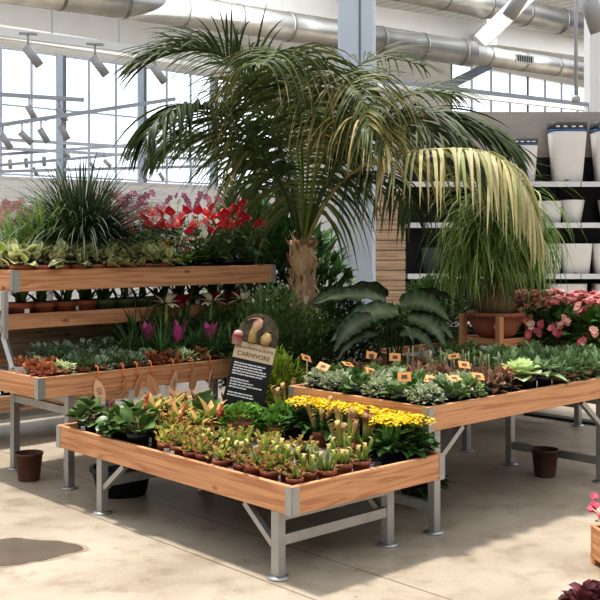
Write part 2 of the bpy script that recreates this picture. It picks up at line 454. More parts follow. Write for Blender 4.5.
def grass(m, n, L, W, z0, mat, cols, spread=(.5,1.45), g=1.6, r0=.03, nseg=6):
    for i in range(n):
        az = rnd.uniform(0,2*PI); el = rnd.uniform(*spread); rr = r0*math.sqrt(rnd.random())
        m.leaf((math.cos(az)*rr, math.sin(az)*rr, z0), sph(el, az), L*rnd.uniform(.6,1.1), W*rnd.uniform(.8,1.2), mat, vary(rnd.choice(cols)), None, nseg, g*rnd.uniform(.7,1.2), 'blade', .3)
def floret(m, p, r, mat, col, n=5, up=Z, ctr=None):
    """small open flower"""
    up = Vector(up).normalized(); a = up.cross(Vector((.3,.9,.1))).normalized(); b = up.cross(a)
    for k in range(n):
        w = 2*PI*k/n+rnd.uniform(-.1,.1)
        d = a*math.cos(w)+b*math.sin(w)
        q = d.cross(up)
        c = vary(col,.12)
        m.add([p, p+d*r*.55+q*r*.42+up*r*.15, p+d*r+up*r*.25, p+d*r*.55-q*r*.42+up*r*.15], [(0,1,2,3)], mat, [vary(ctr,.1) if ctr else c, c, c, c], True)
DG, MG, YG, GG = (.035,.075,.018), (.075,.15,.03), (.30,.36,.055), (.13,.19,.085)

def build_kinds():
    # venus flytraps: low rosettes ending in two-lobed traps
    vs = []
    for q, (c1, c2, trap) in enumerate((((.20,.26,.05),(.13,.20,.04),(.42,.16,.07)), ((.28,.31,.07),(.18,.24,.05),(.40,.33,.10)), ((.13,.20,.05),(.10,.16,.04),(.38,.10,.06)))):
        m = MB(); t = m
        for i in range(22):
            az = i*2.399; el = rnd.uniform(.35,1.25); L = rnd.uniform(.04,.075)
            e = m.leaf((0,0,.065), sph(el,az), L, .016, 'leaf', vary(c1), vary(c2), 4, .5, 'blade', .2)
            d = sph(el-.25, az)
            for sg in (-1,1): t.leaf(e, d+d.cross(Z)*sg*.7+Vector((0,0,.3)), .026, .022, 'leaf', vary(trap), vary(c1), 3, -.6, 'round', .5)
        for i in range(9):
            az = rnd.uniform(0,6.28); m.leaf((0,0,.065), sph(1.2,az), rnd.uniform(.06,.10), .012, 'leaf', vary(c1), None, 3, .4, 'blade')
        vs.append(potted(.047, .072, 'clay', [('foliage', m)]))
    kind('flytrap', 'flytrap_plant', 'carnivorous plant', vs)
    # small upright pitchers, pale green with white frills
    vs = []
    for q in range(2):
        m = MB(); t = m
        for i in range(7):
            az = i*2.399; r = .008+.028*rnd.random(); H = rnd.uniform(.06,.13)
            p = Vector((math.cos(az)*r, math.sin(az)*r, .062)); d = Vector((math.cos(az)*.35, math.sin(az)*.35, 1)).normalized()
            c = vary((.17,.23,.05)); c2 = vary((.32,.30,.09))
            m.tube([p, p+d*H*.4, p+d*H*.75, p+d*H], [.003,.005,.0075,.009], 'leaf', 6, [c,c,c,c2])
            t.leaf(p+d*H-d.cross(Z)*0, Vector((-math.cos(az),-math.sin(az),.9)),   .024, .020, 'leaf', vary((.40,.22,.09) if i % 3 == 0 else (.32,.33,.10)), vary((.40,.38,.15)), 3, .9, 'round', .3)
        for i in range(34): m.leaf((0,0,.062), sph(rnd.uniform(.1,1.3), rnd.uniform(0,6.28)), rnd.uniform(.05,.095), .013, 'leaf', vary(rnd.choice([(.20,.27,.06),(.28,.27,.08),(.15,.20,.05),(.30,.20,.09)])), None, 3, .6, 'blade')
        vs.append(potted(.047,.072,'clay',[('foliage', m)]))
    kind('small_pitcher', 'pitcher_plant', 'carnivorous plant', vs)
    # tall sarracenia
    vs = []
    for q in range(3):
        parts = []
        for i in range(9):
            m = MB()
            az = i*2.399+rnd.random(); r = .008+.03*rnd.random(); H = rnd.uniform(.09,.20)
            p = Vector((math.cos(az)*r, math.sin(az)*r, .07)); d = Vector((math.cos(az)*.30, math.sin(az)*.30, 1)).normalized()
            g1 = vary((.20,.27,.06)); g2 = vary((.36,.36,.11) if q != 1 else (.30,.22,.09)); top = vary((.32,.20,.09) if q != 2 else (.22,.085,.05), .3)
            m.tube([p, p+d*H*.3, p+d*H*.65, p+d*H*.92, p+d*H], [.004,.006,.009,.0125,.014], 'leaf', 7, [g1,g1,g2,top,top])
            back = Vector((math.cos(az),math.sin(az),0))
            m.leaf(p+d*H+back*.012, Vector((-back.x*.6,-back.y*.6,.9)), .042, .032, 'leaf', vary((.32,.23,.10)), top, 4, 1.5, 'heart', .3)
            parts.append(('pitcher', m))
        m = MB()
        for i in range(12): m.leaf((0,0,.07), sph(rnd.uniform(.5,1.3), rnd.uniform(0,6.28)), rnd.uniform(.08,.16), .014, 'leaf', vary((.20,.28,.06)), None, 4, .5, 'blade')
        vs.append(potted(.055,.085,'clay',parts+[('foliage', m)]))
    kind('sarracenia', 'trumpet_pitcher', 'carnivorous plant', vs)
    # nepenthes: broad straps, red hanging pitchers
    vs = []
    for q in range(2):
        m = MB(); t = m
        for i in range(20):
            az = i*2.399; el = rnd.uniform(.2,1.1); L = rnd.uniform(.10,.17)
            c = vary((.17,.23,.045) if rnd.random() < .6 else (.36,.24,.08))
            e = m.leaf((0,0,.085), sph(el,az), L, .042, 'leaf', c, vary(c,.15), 5, .9, 'lance', .2)
            if i % 2 == 0:
                pc = vary((.40,.10,.06) if rnd.random() < .65 else (.50,.34,.12))
                t.tube([e, e+Vector((math.cos(az)*.01,math.sin(az)*.01,-.02)), e+Vector((math.cos(az)*.02,math.sin(az)*.02,-.05)), e+Vector((math.cos(az)*.025,math.sin(az)*.025,-.025+.0))], [.002,.008,.013,.010], 'leaf', 6, pc)
                t.leaf(e+Vector((math.cos(az)*.02,math.sin(az)*.02,-.012)), sph(.8,az), .025,.02,'leaf', pc, None, 3, .4,'round')
        vs.append(potted(.06,.09,'clay',[('foliage', m)]))
    kind('nepenthes', 'nepenthes_plant', 'carnivorous plant', vs)
    # round-leaved dark green plant
    vs = []
    for q in range(2):
        m = MB()
        mound(m, 34, .12, .13, .08, .085, .075, 'gloss', (.075,.125,.036), (.05,.09,.024), 'round', .9, 7, (.16,.12,.05), .0, .18)
        vs.append(potted(.065,.09,'darkpot',[('foliage', m)]))
    kind('roundleaf', 'round_leaved_plant', 'plant', vs)
    # clover-like bright green mound
    m = MB(); mound(m, 150, .10, .09, .06, .035, .034, 'leaf', (.13,.24,.045), (.08,.17,.03), 'round', .4, 2, None, -.1)
    kind('clover', 'clover_plant', 'plant', [potted(.06,.08,'clay',[('foliage', m)])])
    # kalanchoe
    for key, col, c2 in (('kalanchoe_y', (.92,.72,.03), (.80,.52,.015)),):
        vs = []
        for q in range(3):
            m = MB(); f = MB()
            mound(m, 46, .095, .10, .075, .09, .062, 'gloss', (.055,.115,.035), (.035,.085,.02), 'ovate', .9, 4, None, .0, .2)
            for i in range(230):
                az = rnd.uniform(0,6.28); r = .105*math.sqrt(rnd.random())
                p = Vector((math.cos(az)*r, math.sin(az)*r, .205+.022*math.cos(r*14)+rnd.uniform(-.012,.012)))
                floret(f, p, .0088, 'petal', col, 4, (rnd.uniform(-.5,.5), rnd.uniform(-.5,.5), 1), c2)
            for i in range(16):
                az = rnd.uniform(0,6.28); r = .08*math.sqrt(rnd.random())
                f.tube([(0,0,.09),(math.cos(az)*r*.6,math.sin(az)*r*.6,.15),(math.cos(az)*r,math.sin(az)*r,.205)], .002, 'leaf', 3, (.12,.2,.04), cap=False)
            vs.append(potted(.058,.085,'darkpot',[('foliage', m), ('flower_heads', f)], False))
        kind(key, 'kalanchoe', 'flowering plant', vs)
    # fittonias / small mounds
    def fit(key, nm, cm, ce, n=110, R=.085, H=.075, L=.034, W=.024, pot='darkpot', shape='ovate', sz=2):
        vs = []
        for q in range(sz):
            m = MB(); mound(m, n, R, H, .055, L, W, 'leaf', cm, ce, shape, .5, 2, None, -.15)
            vs.append(potted(.055,.07,pot,[('foliage', m)], False))
        kind(key, nm, 'plant', vs)
    fit('fit_silver', 'silver_fittonia', (.19,.23,.13), (.36,.39,.27), 210, L=.025, W=.018)
    fit('fit_green', 'green_fittonia', (.18,.25,.09), (.09,.14,.05), 110, L=.036, W=.026)
    fit('fit_red', 'red_fittonia', (.42,.12,.07), (.20,.12,.05), pot='clay')
    fit('fit_white', 'white_fittonia', (.72,.74,.52), (.30,.40,.18), 80, L=.04, pot='clay')
    fit('greygreen', 'grey_green_succulent', (.20,.26,.17), (.13,.18,.11), 120, L=.034, W=.022, pot='clay')
    fit('dark_small', 'small_leaved_plant', (.10,.15,.06), (.06,.10,.04), 110, pot='clay')
    fit('purple', 'purple_leaved_plant', (.15,.055,.05), (.22,.16,.09), 60, R=.075, H=.085, L=.06, W=.03)
    fit('basil', 'leafy_green_plant', (.16,.22,.11), (.09,.145,.06), 110, R=.11, H=.12, L=.052, W=.030, pot='clay')
    # peperomia, bigger round leaves
    vs = []
    for q in range(2):
        m = MB(); mound(m, 38, .09, .07, .05, .055, .046, 'gloss', (.12,.18,.07), (.075,.13,.04), 'round', .6, 6, None, .0, .15)
        vs.append(potted(.055,.07,'darkpot',[('foliage', m)], False))
    kind('peperomia', 'peperomia', 'plant', vs)
    # pale striped-rosette
    m = MB(); rosette(m, 26, .11, .085, .07, 'leaf', (.52,.58,.36), (.27,.35,.16), 1.45, .05, .3, 'round', .0, 4)
    kind('rosette_pale', 'pale_rosette_plant', 'plant', [potted(.065,.08,'darkpot',[('foliage', m)])])
    m = MB(); rosette(m, 16, .15, .085, .07, 'gloss', (.30,.38,.20), (.07,.13,.04), 1.2, .15, .7, 'ovate', .0, 4)
    kind('broad', 'broad_leaved_plant', 'plant', [potted(.065,.08,'darkpot',[('foliage', m)])])
    # cactus-like upright stems with small dark leaves at the base
    vs = []
    for q in range(3):
        m = MB(); t = MB()
        for i in range(3):
            az = rnd.uniform(0,6.28); r = .03*rnd.random(); H = rnd.uniform(.07,.14)
            p = Vector((math.cos(az)*r, math.sin(az)*r, .06)); c = vary((.27,.25,.16))
            t.tube([p, p+Vector((0,0,H*.8)), p+Vector((.002,0,H))], [.0048,.0048,.003], 'leaf', 6, c)
        mound(m, 46, .06, .05, .05, .04, .022, 'leaf', (.24,.13,.09), (.14,.12,.06), 'lance', .4, 2, None, .0)
        vs.append(potted(.045,.065,'darkpot',[('foliage', m), ('stems', t)], False))
    kind('stick', 'upright_stemmed_plant', 'plant', vs)
    # tillandsia with pink paddles
    m = MB(); grass(m, 70, .24, .011, .07, 'leaf', [(.10,.16,.06),(.14,.20,.08)], (.25,1.35), 1.3)
    t = MB()
    for k in range(4):
        a = k*1.6; d = sph(1.2, a)
        t.leaf((d.x*.02,d.y*.02,.15), d, .13, .068, 'petal', (.66,.11,.32), (.52,.08,.27), 5, .2, 'ovate', .1)
        t.leaf((d.x*.05,d.y*.05,.20), d+Vector((.4,.2,0)), .035, .03, 'petal', (.22,.07,.45), (.3,.1,.5), 3, .4, 'round')
    kind('tilland', 'pink_quill', 'bromeliad', [potted(.055,.075,'clay',[('foliage', m), ('flower_heads', t)])])
    m = MB(); grass(m, 90, .26, .012, .07, 'leaf', [(.06,.11,.04),(.10,.17,.06)], (.2,1.4), 1.4)
    kind('tuft', 'grassy_plant', 'plant', [potted(.055,.075,'clay',[('foliage', m)])])
    # ladder fern
    m = MB()
    for i in range(11):
        az = i*2.399; d = sph(rnd.uniform(.4,1.1), az); p = Vector((0,0,.08)); n = 16; L = rnd.uniform(.2,.3)
        for k in range(n):
            t_ = k/n; w = .045*math.sin(PI*(t_*.85+.12)); sd = d.cross(Z).normalized()
            for sg in (-1,1): m.leaf(p, sd*sg+d*.25, w, .014, 'leaf', vary((.28,.38,.10)), None, 2, .4, 'lance', .1)
            p = p+d*L/n; d = (d+Vector((0,0,-.09))).normalized()
    kind('fern', 'ladder_fern', 'fern', [potted(.06,.08,'clay',[('fronds', m)])])
    # cream-variegated leafy plants
    vs = []
    for q in range(3):
        m = MB()
        mound(m, 34, .10, .10, .075, .085, .055, 'leaf', (.20,.23,.09), (.44,.43,.25), 'ovate', .7, 3, (.12,.08,.05), -.05)
        vs.append(potted(.06,.08,'clay',[('foliage', m)]))
    kind('variegated', 'variegated_plant', 'plant', vs)
    # anthurium
    vs = []
    for q in range(3):
        m = MB(); t = MB()
        for i in range(24):
            az = i*2.399; r = rnd.uniform(.05,.16); z = rnd.uniform(.16,.36)
            p = Vector((math.cos(az)*r, math.sin(az)*r, z)); m.tube([(0,0,.11),(p.x*.4,p.y*.4,z*.7),p], .003, 'gloss', 4, (.08,.12,.04), cap=False)
            m.leaf(p, sph(.05,az), rnd.uniform(.11,.16), .085, 'gloss', vary((.045,.095,.03)), vary((.03,.065,.02)), 5, 1.0, 'heart', .2)
        for i in range(8):
            az = i*2.399+1; r = rnd.uniform(.04,.19); z = rnd.uniform(.33,.55)
            p = Vector((math.cos(az)*r, math.sin(az)*r, z)); t.tube([(0,0,.12),(p.x*.5,p.y*.5,z*.6),p], .003, 'gloss', 4, (.12,.15,.05), cap=False)
            rc = vary((.60,.022,.05),.14)
            d = sph(1.0, az)
            t.leaf(p-d*.03, d, .10, .09, 'petal', rc, vary(rc,.1), 5, .5, 'heart', .15)
            t.tube([p, p+Vector((d.x*.02,d.y*.02,.045))], [.005,.003], 'leaf', 5, (.65,.40,.12))
        vs.append(potted(.075,.12,'darkpot',[('foliage', m), ('red_flowers', t)], False))
    kind('anthurium', 'red_anthurium', 'flowering plant', vs)
    m = MB(); t = MB()
    rosette(m, 22, .24, .045, .10, 'leaf', (.17,.26,.06), (.12,.20,.04), 1.25, .35, .8, 'blade')
    for i in range(14): t.leaf((0,0,.20+i*.004), sph(rnd.uniform(.3,1.3), i*2.399), .065, .025, 'petal', (.75,.12,.03), (.65,.20,.05), 3, .3, 'lance')
    kind('guzmania', 'orange_guzmania', 'bromeliad', [potted(.07,.10,'darkpot',[('foliage', m), ('flower_head', t)], False)])
    m = MB(); rosette(m, 12, .36, .12, .11, 'leaf', (.40,.50,.16), (.14,.26,.05), 1.35, .5, .8, 'ovate', .0, 6)
    kind('dieffen', 'dumb_cane', 'plant', [potted(.085,.12,'darkpot',[('foliage', m)], False)])
    m = MB(); t = MB()
    rosette(m, 26, .26, .075, .10, 'gloss', (.05,.11,.03), (.035,.08,.022), 1.3, .4, .9, 'ovate')
    for i in range(4):
        az = i*1.7; p = Vector((math.cos(az)*.06, math.sin(az)*.06, .30+.03*i)); t.tube([(0,0,.1),p], .003, 'leaf', 4, (.12,.2,.05), cap=False)
        t.leaf(p, sph(1.1,az), .10, .05, 'petal', (.75,.74,.55), (.8,.8,.66), 4, .4, 'ovate', .3)
    kind('spath', 'peace_lily', 'flowering plant', [potted(.075,.11,'darkpot',[('foliage', m), ('white_flowers', t)], False)])
    # amaryllis
    for key, col, nm in (('amar_w', (.80,.74,.56), 'white_flowers'), ('amar_r', (.50,.02,.04), 'red_flowers')):
        m = MB(); t = MB()
        for i in range(7): m.leaf((0,0,.09), sph(rnd.uniform(.9,1.4), i*2.4), .32, .034, 'gloss', vary((.08,.16,.04)), None, 6, .9, 'blade')
        m.tube([(0,0,.08),(.01,0,.25),(.015,.0,.37)], .010, 'leaf', 8, (.20,.27,.09))
        for k in range(3):
            a = k*2.1+.4; c = Vector((.015,0,.37)); d = sph(.35,a)
            for j in range(6):
                w = j*PI/3; sd = d.cross(Z).normalized(); up = sd.cross(d)
                t.leaf(c+d*.02, d+(sd*math.cos(w)+up*math.sin(w))*.6, .10, .038, 'petal', vary(col,.08), vary(col,.08), 4, .35, 'ovate', .2)
        kind(key, 'amaryllis', 'flowering plant', [potted(.065,.09,'darkpot',[('foliage', m), (nm, t)], False)])
    # bare potted bulbs / stems for the middle shelf
    for key, mat in (('stems_clay','clay'), ('stems_green','greenpot')):
        m = MB()
        for i in range(12): m.leaf((rnd.uniform(-.03,.03),rnd.uniform(-.03,.03),.085), sph(rnd.uniform(.6,1.5), rnd.uniform(0,6.28)), rnd.uniform(.10,.2), .03, 'leaf', vary((.06,.10,.035)), None, 4, .6, 'lance')
        kind(key, 'shelf_plant', 'plant', [potted(.075,.10,mat,[('foliage', m)])])
    # ornamental grasses
    m = MB(); grass(m, 950, .78, .017, .12, 'leaf', [(.028,.048,.022),(.042,.068,.032),(.08,.11,.06)], (.85,1.52), 2.3, .13, 8)
    kind('grass_dark', 'ornamental_grass', 'grass plant', [potted(.13,.16,'darkpot',[('blades', m)], False)])
    m = MB(); grass(m, 200, .42, .008, .10, 'leaf', [(.17,.27,.06),(.22,.32,.09)], (.7,1.5), 1.2, .05, 6)
    kind('grass_light', 'fine_grass', 'grass plant', [potted(.09,.12,'darkpot',[('blades', m)], False)])
    m = MB(); rosette(m, 9, .26, .20, .10, 'leaf', (.34,.50,.06), (.24,.42,.04), 1.2, .3, .6, 'round', .0, 5)
    kind('bigbright', 'lime_leaved_plant', 'plant', [potted(.085,.12,'darkpot',[('foliage', m)], False)])
    # orchids
    for key, cols in (('orchid_p', [(.62,.20,.38),(.75,.42,.55)]), ('orchid_v', [(.40,.05,.30),(.5,.1,.36)]), ('orchid_w', [(.8,.76,.72),(.78,.66,.66)])):
        m = MB(); bl = []
        for i in range(6): m.leaf((0,0,.10), sph(.5,i*1.05), .20, .06, 'gloss', vary((.06,.13,.035)), None, 5, .8, 'ovate')
        for k in range(2):
            a = rnd.uniform(0,6.28); pts = [Vector((math.cos(a)*.24*t_*t_, math.sin(a)*.24*t_*t_, .10+.50*t_-.10*t_**3)) for t_ in [i/8 for i in range(9)]]
            m.tube(pts, .003, 'leaf', 4, (.12,.15,.05), cap=False)
            for i in range(4,9):
                t = MB(); bl.append(('bloom', t)); floret(t, pts[i]+Vector((rnd.uniform(-.02,.02),rnd.uniform(-.02,.02),0)), .045, 'petal', rnd.choice(cols), 5, (rnd.uniform(-.6,.3),-1,.3), (.7,.4,.3))
        kind(key, 'orchid', 'orchid', [potted(.065,.11,'darkpot',[('foliage', m)]+bl, False)])
    # begonia with clusters of pink
    vs = []
    for q in range(2):
        m = MB(); cl = []
        mound(m, 110, .20, .24, .10, .10, .08, 'gloss', (.085,.17,.04), (.055,.12,.025), 'heart', .8, 4, None, -.1)
        for i in range(44):
            el = rnd.uniform(.05,1.4); az = rnd.uniform(0,6.28); d = sph(el,az); p = Vector((d.x*.23, d.y*.23, .12+d.z*.28))
            col = rnd.choice([(.78,.28,.28),(.84,.44,.38),(.86,.60,.46),(.66,.16,.20)]); t = MB(); cl.append(('flower_cluster', t))
            for j in range(4): floret(t, p+Vector((rnd.uniform(-.014,.014),rnd.uniform(-.014,.014),rnd.uniform(-.014,.014))), .023, 'petal', col, 6, d+Vector((rnd.uniform(-.4,.4),rnd.uniform(-.4,.4),.2)))
        vs.append(potted(.085,.12,'clay',[('foliage', m)]+cl, False))
    kind('begonia', 'pink_begonia', 'flowering plant', vs)
    # shrubs
    def shrub(key, nm, n, R, H, L, W, cm, ce, z0, potr=.16, poth=.26, shape='ovate', label=None):
        m = MB(); t = MB()
        for i in range(n):
            d = sph(math.asin(rnd.uniform(-.75,1)), rnd.uniform(0,6.28)); k = rnd.random()**.4
            p = Vector((d.x*R*k, d.y*R*k, z0+d.z*H*k))
            out = (d+Vector((rnd.uniform(-.8,.8),rnd.uniform(-.8,.8),rnd.uniform(-.2,.9)))).normalized()
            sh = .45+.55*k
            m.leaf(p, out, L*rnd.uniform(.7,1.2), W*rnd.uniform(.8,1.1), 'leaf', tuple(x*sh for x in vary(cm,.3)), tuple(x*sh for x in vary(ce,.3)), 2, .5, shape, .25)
        for i in range(9):
            a = rnd.uniform(0,6.28); t.tube([(0,0,poth*.8),(math.cos(a)*R*.2,math.sin(a)*R*.2,z0*.7),(math.cos(a)*R*.6,math.sin(a)*R*.6,z0+H*.4)], [.010,.007,.003], 'bark', 5, (.12,.08,.05), cap=False)
        kind(key, nm, 'shrub', [potted(potr,poth,'darkpot',[('foliage', m), ('stems', t)], False)])
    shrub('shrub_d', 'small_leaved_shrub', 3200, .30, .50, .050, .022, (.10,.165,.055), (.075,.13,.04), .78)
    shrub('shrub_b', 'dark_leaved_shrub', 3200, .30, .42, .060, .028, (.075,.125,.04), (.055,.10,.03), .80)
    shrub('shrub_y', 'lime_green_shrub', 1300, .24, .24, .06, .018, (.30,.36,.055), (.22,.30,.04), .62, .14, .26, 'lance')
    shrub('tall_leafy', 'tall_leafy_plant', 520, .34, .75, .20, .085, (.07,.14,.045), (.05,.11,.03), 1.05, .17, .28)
build_kinds()

# ------------------------------------------------------------------ plants on the low bench
FZ = .411
occ = []
def put(key, fr, a, b, z, label, group, s=1., rz=None, v=None):
    p = fr.w(a, b, z); occ.append((p.x, p.y))
    return place(key, p, label, group, rz, s, v)
def rows(fr, z, spec, edge):
    """spec: list of (key, desc, row phrase, [(a,b)...], group, scale)"""
    for (key, desc, where, pts, group, s) in spec:
        for i, (a, b) in enumerate(pts):
            put(key, fr, a+rnd.uniform(-.012,.018), b+rnd.uniform(-.025,.025), z, '%s, %s from %s' % (desc, ORD[i], where), group, s*rnd.uniform(.98,1.3))
def line(a0, b0, a1, b1, n): return [(a0+(a1-a0)*i/max(1,n-1), b0+(b1-b0)*i/max(1,n-1)) for i in range(n)]
FS = 1.2
rows(FB, FZ, [
  ('flytrap', 'yellow-green flytrap in clay pot along the long front board', 'the near corner', line(.085,.10,.085,1.16,9), 'flytraps along the front board', .92),
  ('small_pitcher', 'pale pitcher plant in second row behind front board', 'the near corner', line(.21,.12,.21,.92,6), 'pale pitchers in the second row', .92),
  ('flytrap', 'flytrap with reddish traps in third row behind front board', 'the near corner', line(.34,.42,.34,1.28,6), 'flytraps in the third row', .98),
  ('flytrap', 'small flytrap in second row toward the round-leaved plants', 'the hooded pitchers', line(.21,1.04,.21,1.42,4), 'small flytraps in the second row', 1.),
  ('small_pitcher', 'pale pitcher plant beside the short front board', 'the near corner', line(.30,.09,.56,.10,3), 'pale pitchers by the short board', .9),
  ('roundleaf', 'dark round-leaved plant against the long front board', 'the flytraps', [(.10,1.42),(.10,1.63),(.11,1.98)], 'round-leaved plants by the front board', .88),
  ('roundleaf', 'round-leaved plant one row behind the front board', 'the flytraps', [(.31,1.55),(.32,1.82)], 'round-leaved plants behind the front ones', .85),
  ('nepenthes', 'red-pitchered nepenthes below the hanging tags', 'the black sign', line(.62,1.42,.60,2.02,4), 'nepenthes below the hanging tags', 1.),
  ('nepenthes', 'nepenthes with brownish straps in the middle of bench', 'the black sign', [(.47,1.32),(.46,1.55),(.46,1.80),(.48,2.04)], 'nepenthes in the middle of the bench', .95),
  ('nepenthes', 'nepenthes at the back under the tags', 'the black sign', [(.86,1.80),(.80,2.03)], 'nepenthes at the back', 1.0),
  ('flytrap', 'flytrap in loose fourth row on the grey mat', 'the near corner', [(.47,.46),(.49,.74),(.47,1.02)], 'flytraps in the fourth row', .95),
  ('roundleaf', 'glossy round-leaved plant just in front of the black sign', 'the clover', [(.74,1.62)], None, .85),
], '')
for i, (px, py, v, d) in enumerate([(343,463,0,'with olive tubes at the short front board'), (361,459,2,'with dark hoods beside the yellow kalanchoes'), (322,446,1,'with brownish tubes behind the pale pitchers'),
                              (288,430,0,'beside the bright clover'), (302,438,2,'between clover and brownish trumpets'), (335,440,1,'close against the yellow kalanchoes')]):
    p = G(px, py, FZ); place('sarracenia', p, 'trumpet pitcher plant %s' % d, 'trumpet pitchers near the kalanchoes', None, rnd.uniform(1.0,1.15), v)
for i, (a, b) in enumerate([(.97,.10),(.985,.225),(.985,.35),(.985,.475),(.985,.60),(.985,.725),(.985,.85),(.98,.97),(.86,.17)]):
    put('kalanchoe_y', FB, a, b, FZ, 'yellow-flowered kalanchoe against the taller bench, %s from the bench corner' % ORD[i], 'yellow kalanchoes', 1.08, None, i)
for i, (a, b, s) in enumerate([(.70,1.22,1.45),(.90,1.36,1.15),(.97,1.16,1.3),(.84,1.08,1.0)]):
    put('clover', FB, a, b, FZ, 'bright green clover-like mound near the black sign, %s from it' % ORD[i], 'clover-like mounds', s)

def plant_tag(p, label, group, rz=0, tilt=.5, h=.10, w=.055):
    root = empty('plant_tag', label, 'tag', p, rz, group)
    m = MB(); m.bar((0,0,-.0), (0,0,h), .008, .002, 'tagcard'); m.build('stake', root)
    m = MB(); m.box((-w/2,-.002,0), (w/2,.001,w*.72), 'orangecard'); m.box((-w*.22,-.0028,w*.2), (w*.22,-.002,w*.5), 'inkbrown')
    o = m.build('card', root); o.location = (0,0,h*.92); o.rotation_euler = (-tilt, rnd.uniform(-.35,.35), rnd.uniform(-.7,.7))
    return root
plant_tag(FB.w(.66,1.20,FZ), 'orange tag card stuck in the clover below the black sign', 'orange plant tags', .1, .3, .15)
plant_tag(FB.w(1.0,1.07,FZ), 'orange tag card at the back corner by the kalanchoes', 'orange plant tags', -.3, .3, .13)

# ------------------------------------------------------------------ plants on the right bench
RZ_ = .651
spec = []
mix = ['fit_silver','peperomia','fit_silver','fit_green','fit_silver','peperomia','fit_silver','basil','broad']
nm = {'fit_silver':'silver-veined fittonia mound','peperomia':'dark round-leaved peperomia','fit_green':'mid-green fittonia','basil':'leafy green plant in clay pot','broad':'broad striped-leaf plant','purple':'purple-leaved plant','stick':'plant with thin upright grey stems','dark_small':'small dark-leaved plant','greygreen':'grey-green succulent'}
# along the left end board (a small), front corner to back
def one(fr, z, key, a, b, where, s=1., group=None):
    put(key, fr, a, b, z, '%s %s' % (nm[key], where), group, s*(1.12 if fr is RB else 1.12))
for j, b in enumerate((.10,.27,.44,.61,.78,.95)):
    one(RB, RZ_, ['fit_silver','peperomia','fit_silver','peperomia','fit_silver','fit_silver'][j], .10, b, 'beside the end board, %s from the near corner' % ORD[j], 1.12, 'plants along the end board')
for j, b in enumerate((.10,.28,.46,.64,.82,1.0)):
    one(RB, RZ_, ['peperomia','fit_green','peperomia','fit_silver','peperomia','fit_green'][j], .29, b, 'in second row from end board, %s from long board' % ORD[j], 1.12, 'second row from the end board')
for j, b in enumerate((.10,.28,.46,.64,.82,1.0)):
    one(RB, RZ_, ['fit_green','fit_silver','fit_green','fit_silver','fit_green','purple'][j], .47, b, 'in third row from end board, %s from long board' % ORD[j], 1.12, 'third row from the end board')
for j, b in enumerate((.10,.28,.46,.64,.82,1.0)):
    one(RB, RZ_, ['purple','fit_silver','purple','purple','fit_green','purple'][j], .66, b, 'in fourth row from end board, %s from long board' % ORD[j], 1.08, 'fourth row from the end board')
for r_, a in enumerate((.83,.98,1.13)):
    for j, b in enumerate((.36,.52,.68,.84,1.0)):
        one(RB, RZ_, 'stick', a, b, 'in %s stemmed row, %s from long board' % (ORD[r_], ORD[j]), 1.1, 'upright-stemmed plants')
one(RB, RZ_, 'purple', .83, .13, 'at the long board next to the pale rosette', 1.1); one(RB, RZ_, 'purple', .85, .27, 'just behind the one at the long board', 1.0)
put('rosette_pale', RB, 1.02, .13, RZ_, 'pale cabbage-like rosette plant at the long board', None, 1.55)
put('broad', RB, 1.20, .13, RZ_, 'plant with broad pale-striped leaves right of the cabbage-like rosette', None, 1.4)
put('broad', RB, 1.08, .27, RZ_, 'broad-leaved plant behind the cabbage-like rosette', None, 1.0)
for j, a in enumerate((1.37,1.54,1.72,1.90,2.08)):
    one(RB, RZ_, 'basil', a, .13, 'at the long board, %s from the cabbage-like rosette' % ORD[j], 1.05, 'leafy plants at the long board')
for j, a in enumerate((1.28,1.46,1.64,1.82,2.0,2.15)):
    one(RB, RZ_, 'basil', a, .38, 'in middle row beyond stems, %s from the stems' % ORD[j], 1.1, 'leafy plants in the middle row')
for j, a in enumerate((1.30,1.49,1.68,1.87,2.06)):
    one(RB, RZ_, 'basil' if j % 2 else 'fit_green', a, .63, 'in back row before the begonias, %s from the stems' % ORD[j], 1.2, 'leafy plants in the back row')
for j, a in enumerate((1.32,1.52,1.72,1.92)):
    one(RB, RZ_, 'fit_green', a, .90, 'below the wooden stand, %s from the stems' % ORD[j], 1.2, 'plants below the wooden stand')
AB = {405:(.07,.23), 427:(.25,.20), 458:(.33,.07)}
TAGS = [(307,360,.0,'at the back end of the end board'),(321,370,.1,'second along the end board'),(350,367,.1,'third along the end board'),(372,372,.3,'fourth along the end board'),(405,384,.2,'on the silver mound near the corner'),(458,386,-.1,'just past the corner at the long board'),
        (427,379,.2,'lying flat above the corner mound'),(486,378,.1,'beside the purple leaves'),(511,371,.0,'next to the cabbage-like rosette'),(371,357,.1,'standing tall at the back row'),(395,362,.2,'in the pinkish patch'),(454,359,.1,'in front of the grey stems'),(465,369,.4,'between stems and long board')]
for (px, py, rz, w) in TAGS:
    p = G(px, py, RZ_+.155)
    dl = p-RB.o; a_ = max(.07, dl.dot(VX)); b_ = max(.07, dl.dot(VU)); p = RB.w(*AB.get(px, (a_, b_)), 0)
    plant_tag(Vector((p.x, p.y, RZ_)), 'orange tag card %s' % w, 'orange plant tags', rz, rnd.uniform(.35,1.2), rnd.uniform(.145,.175), .075)

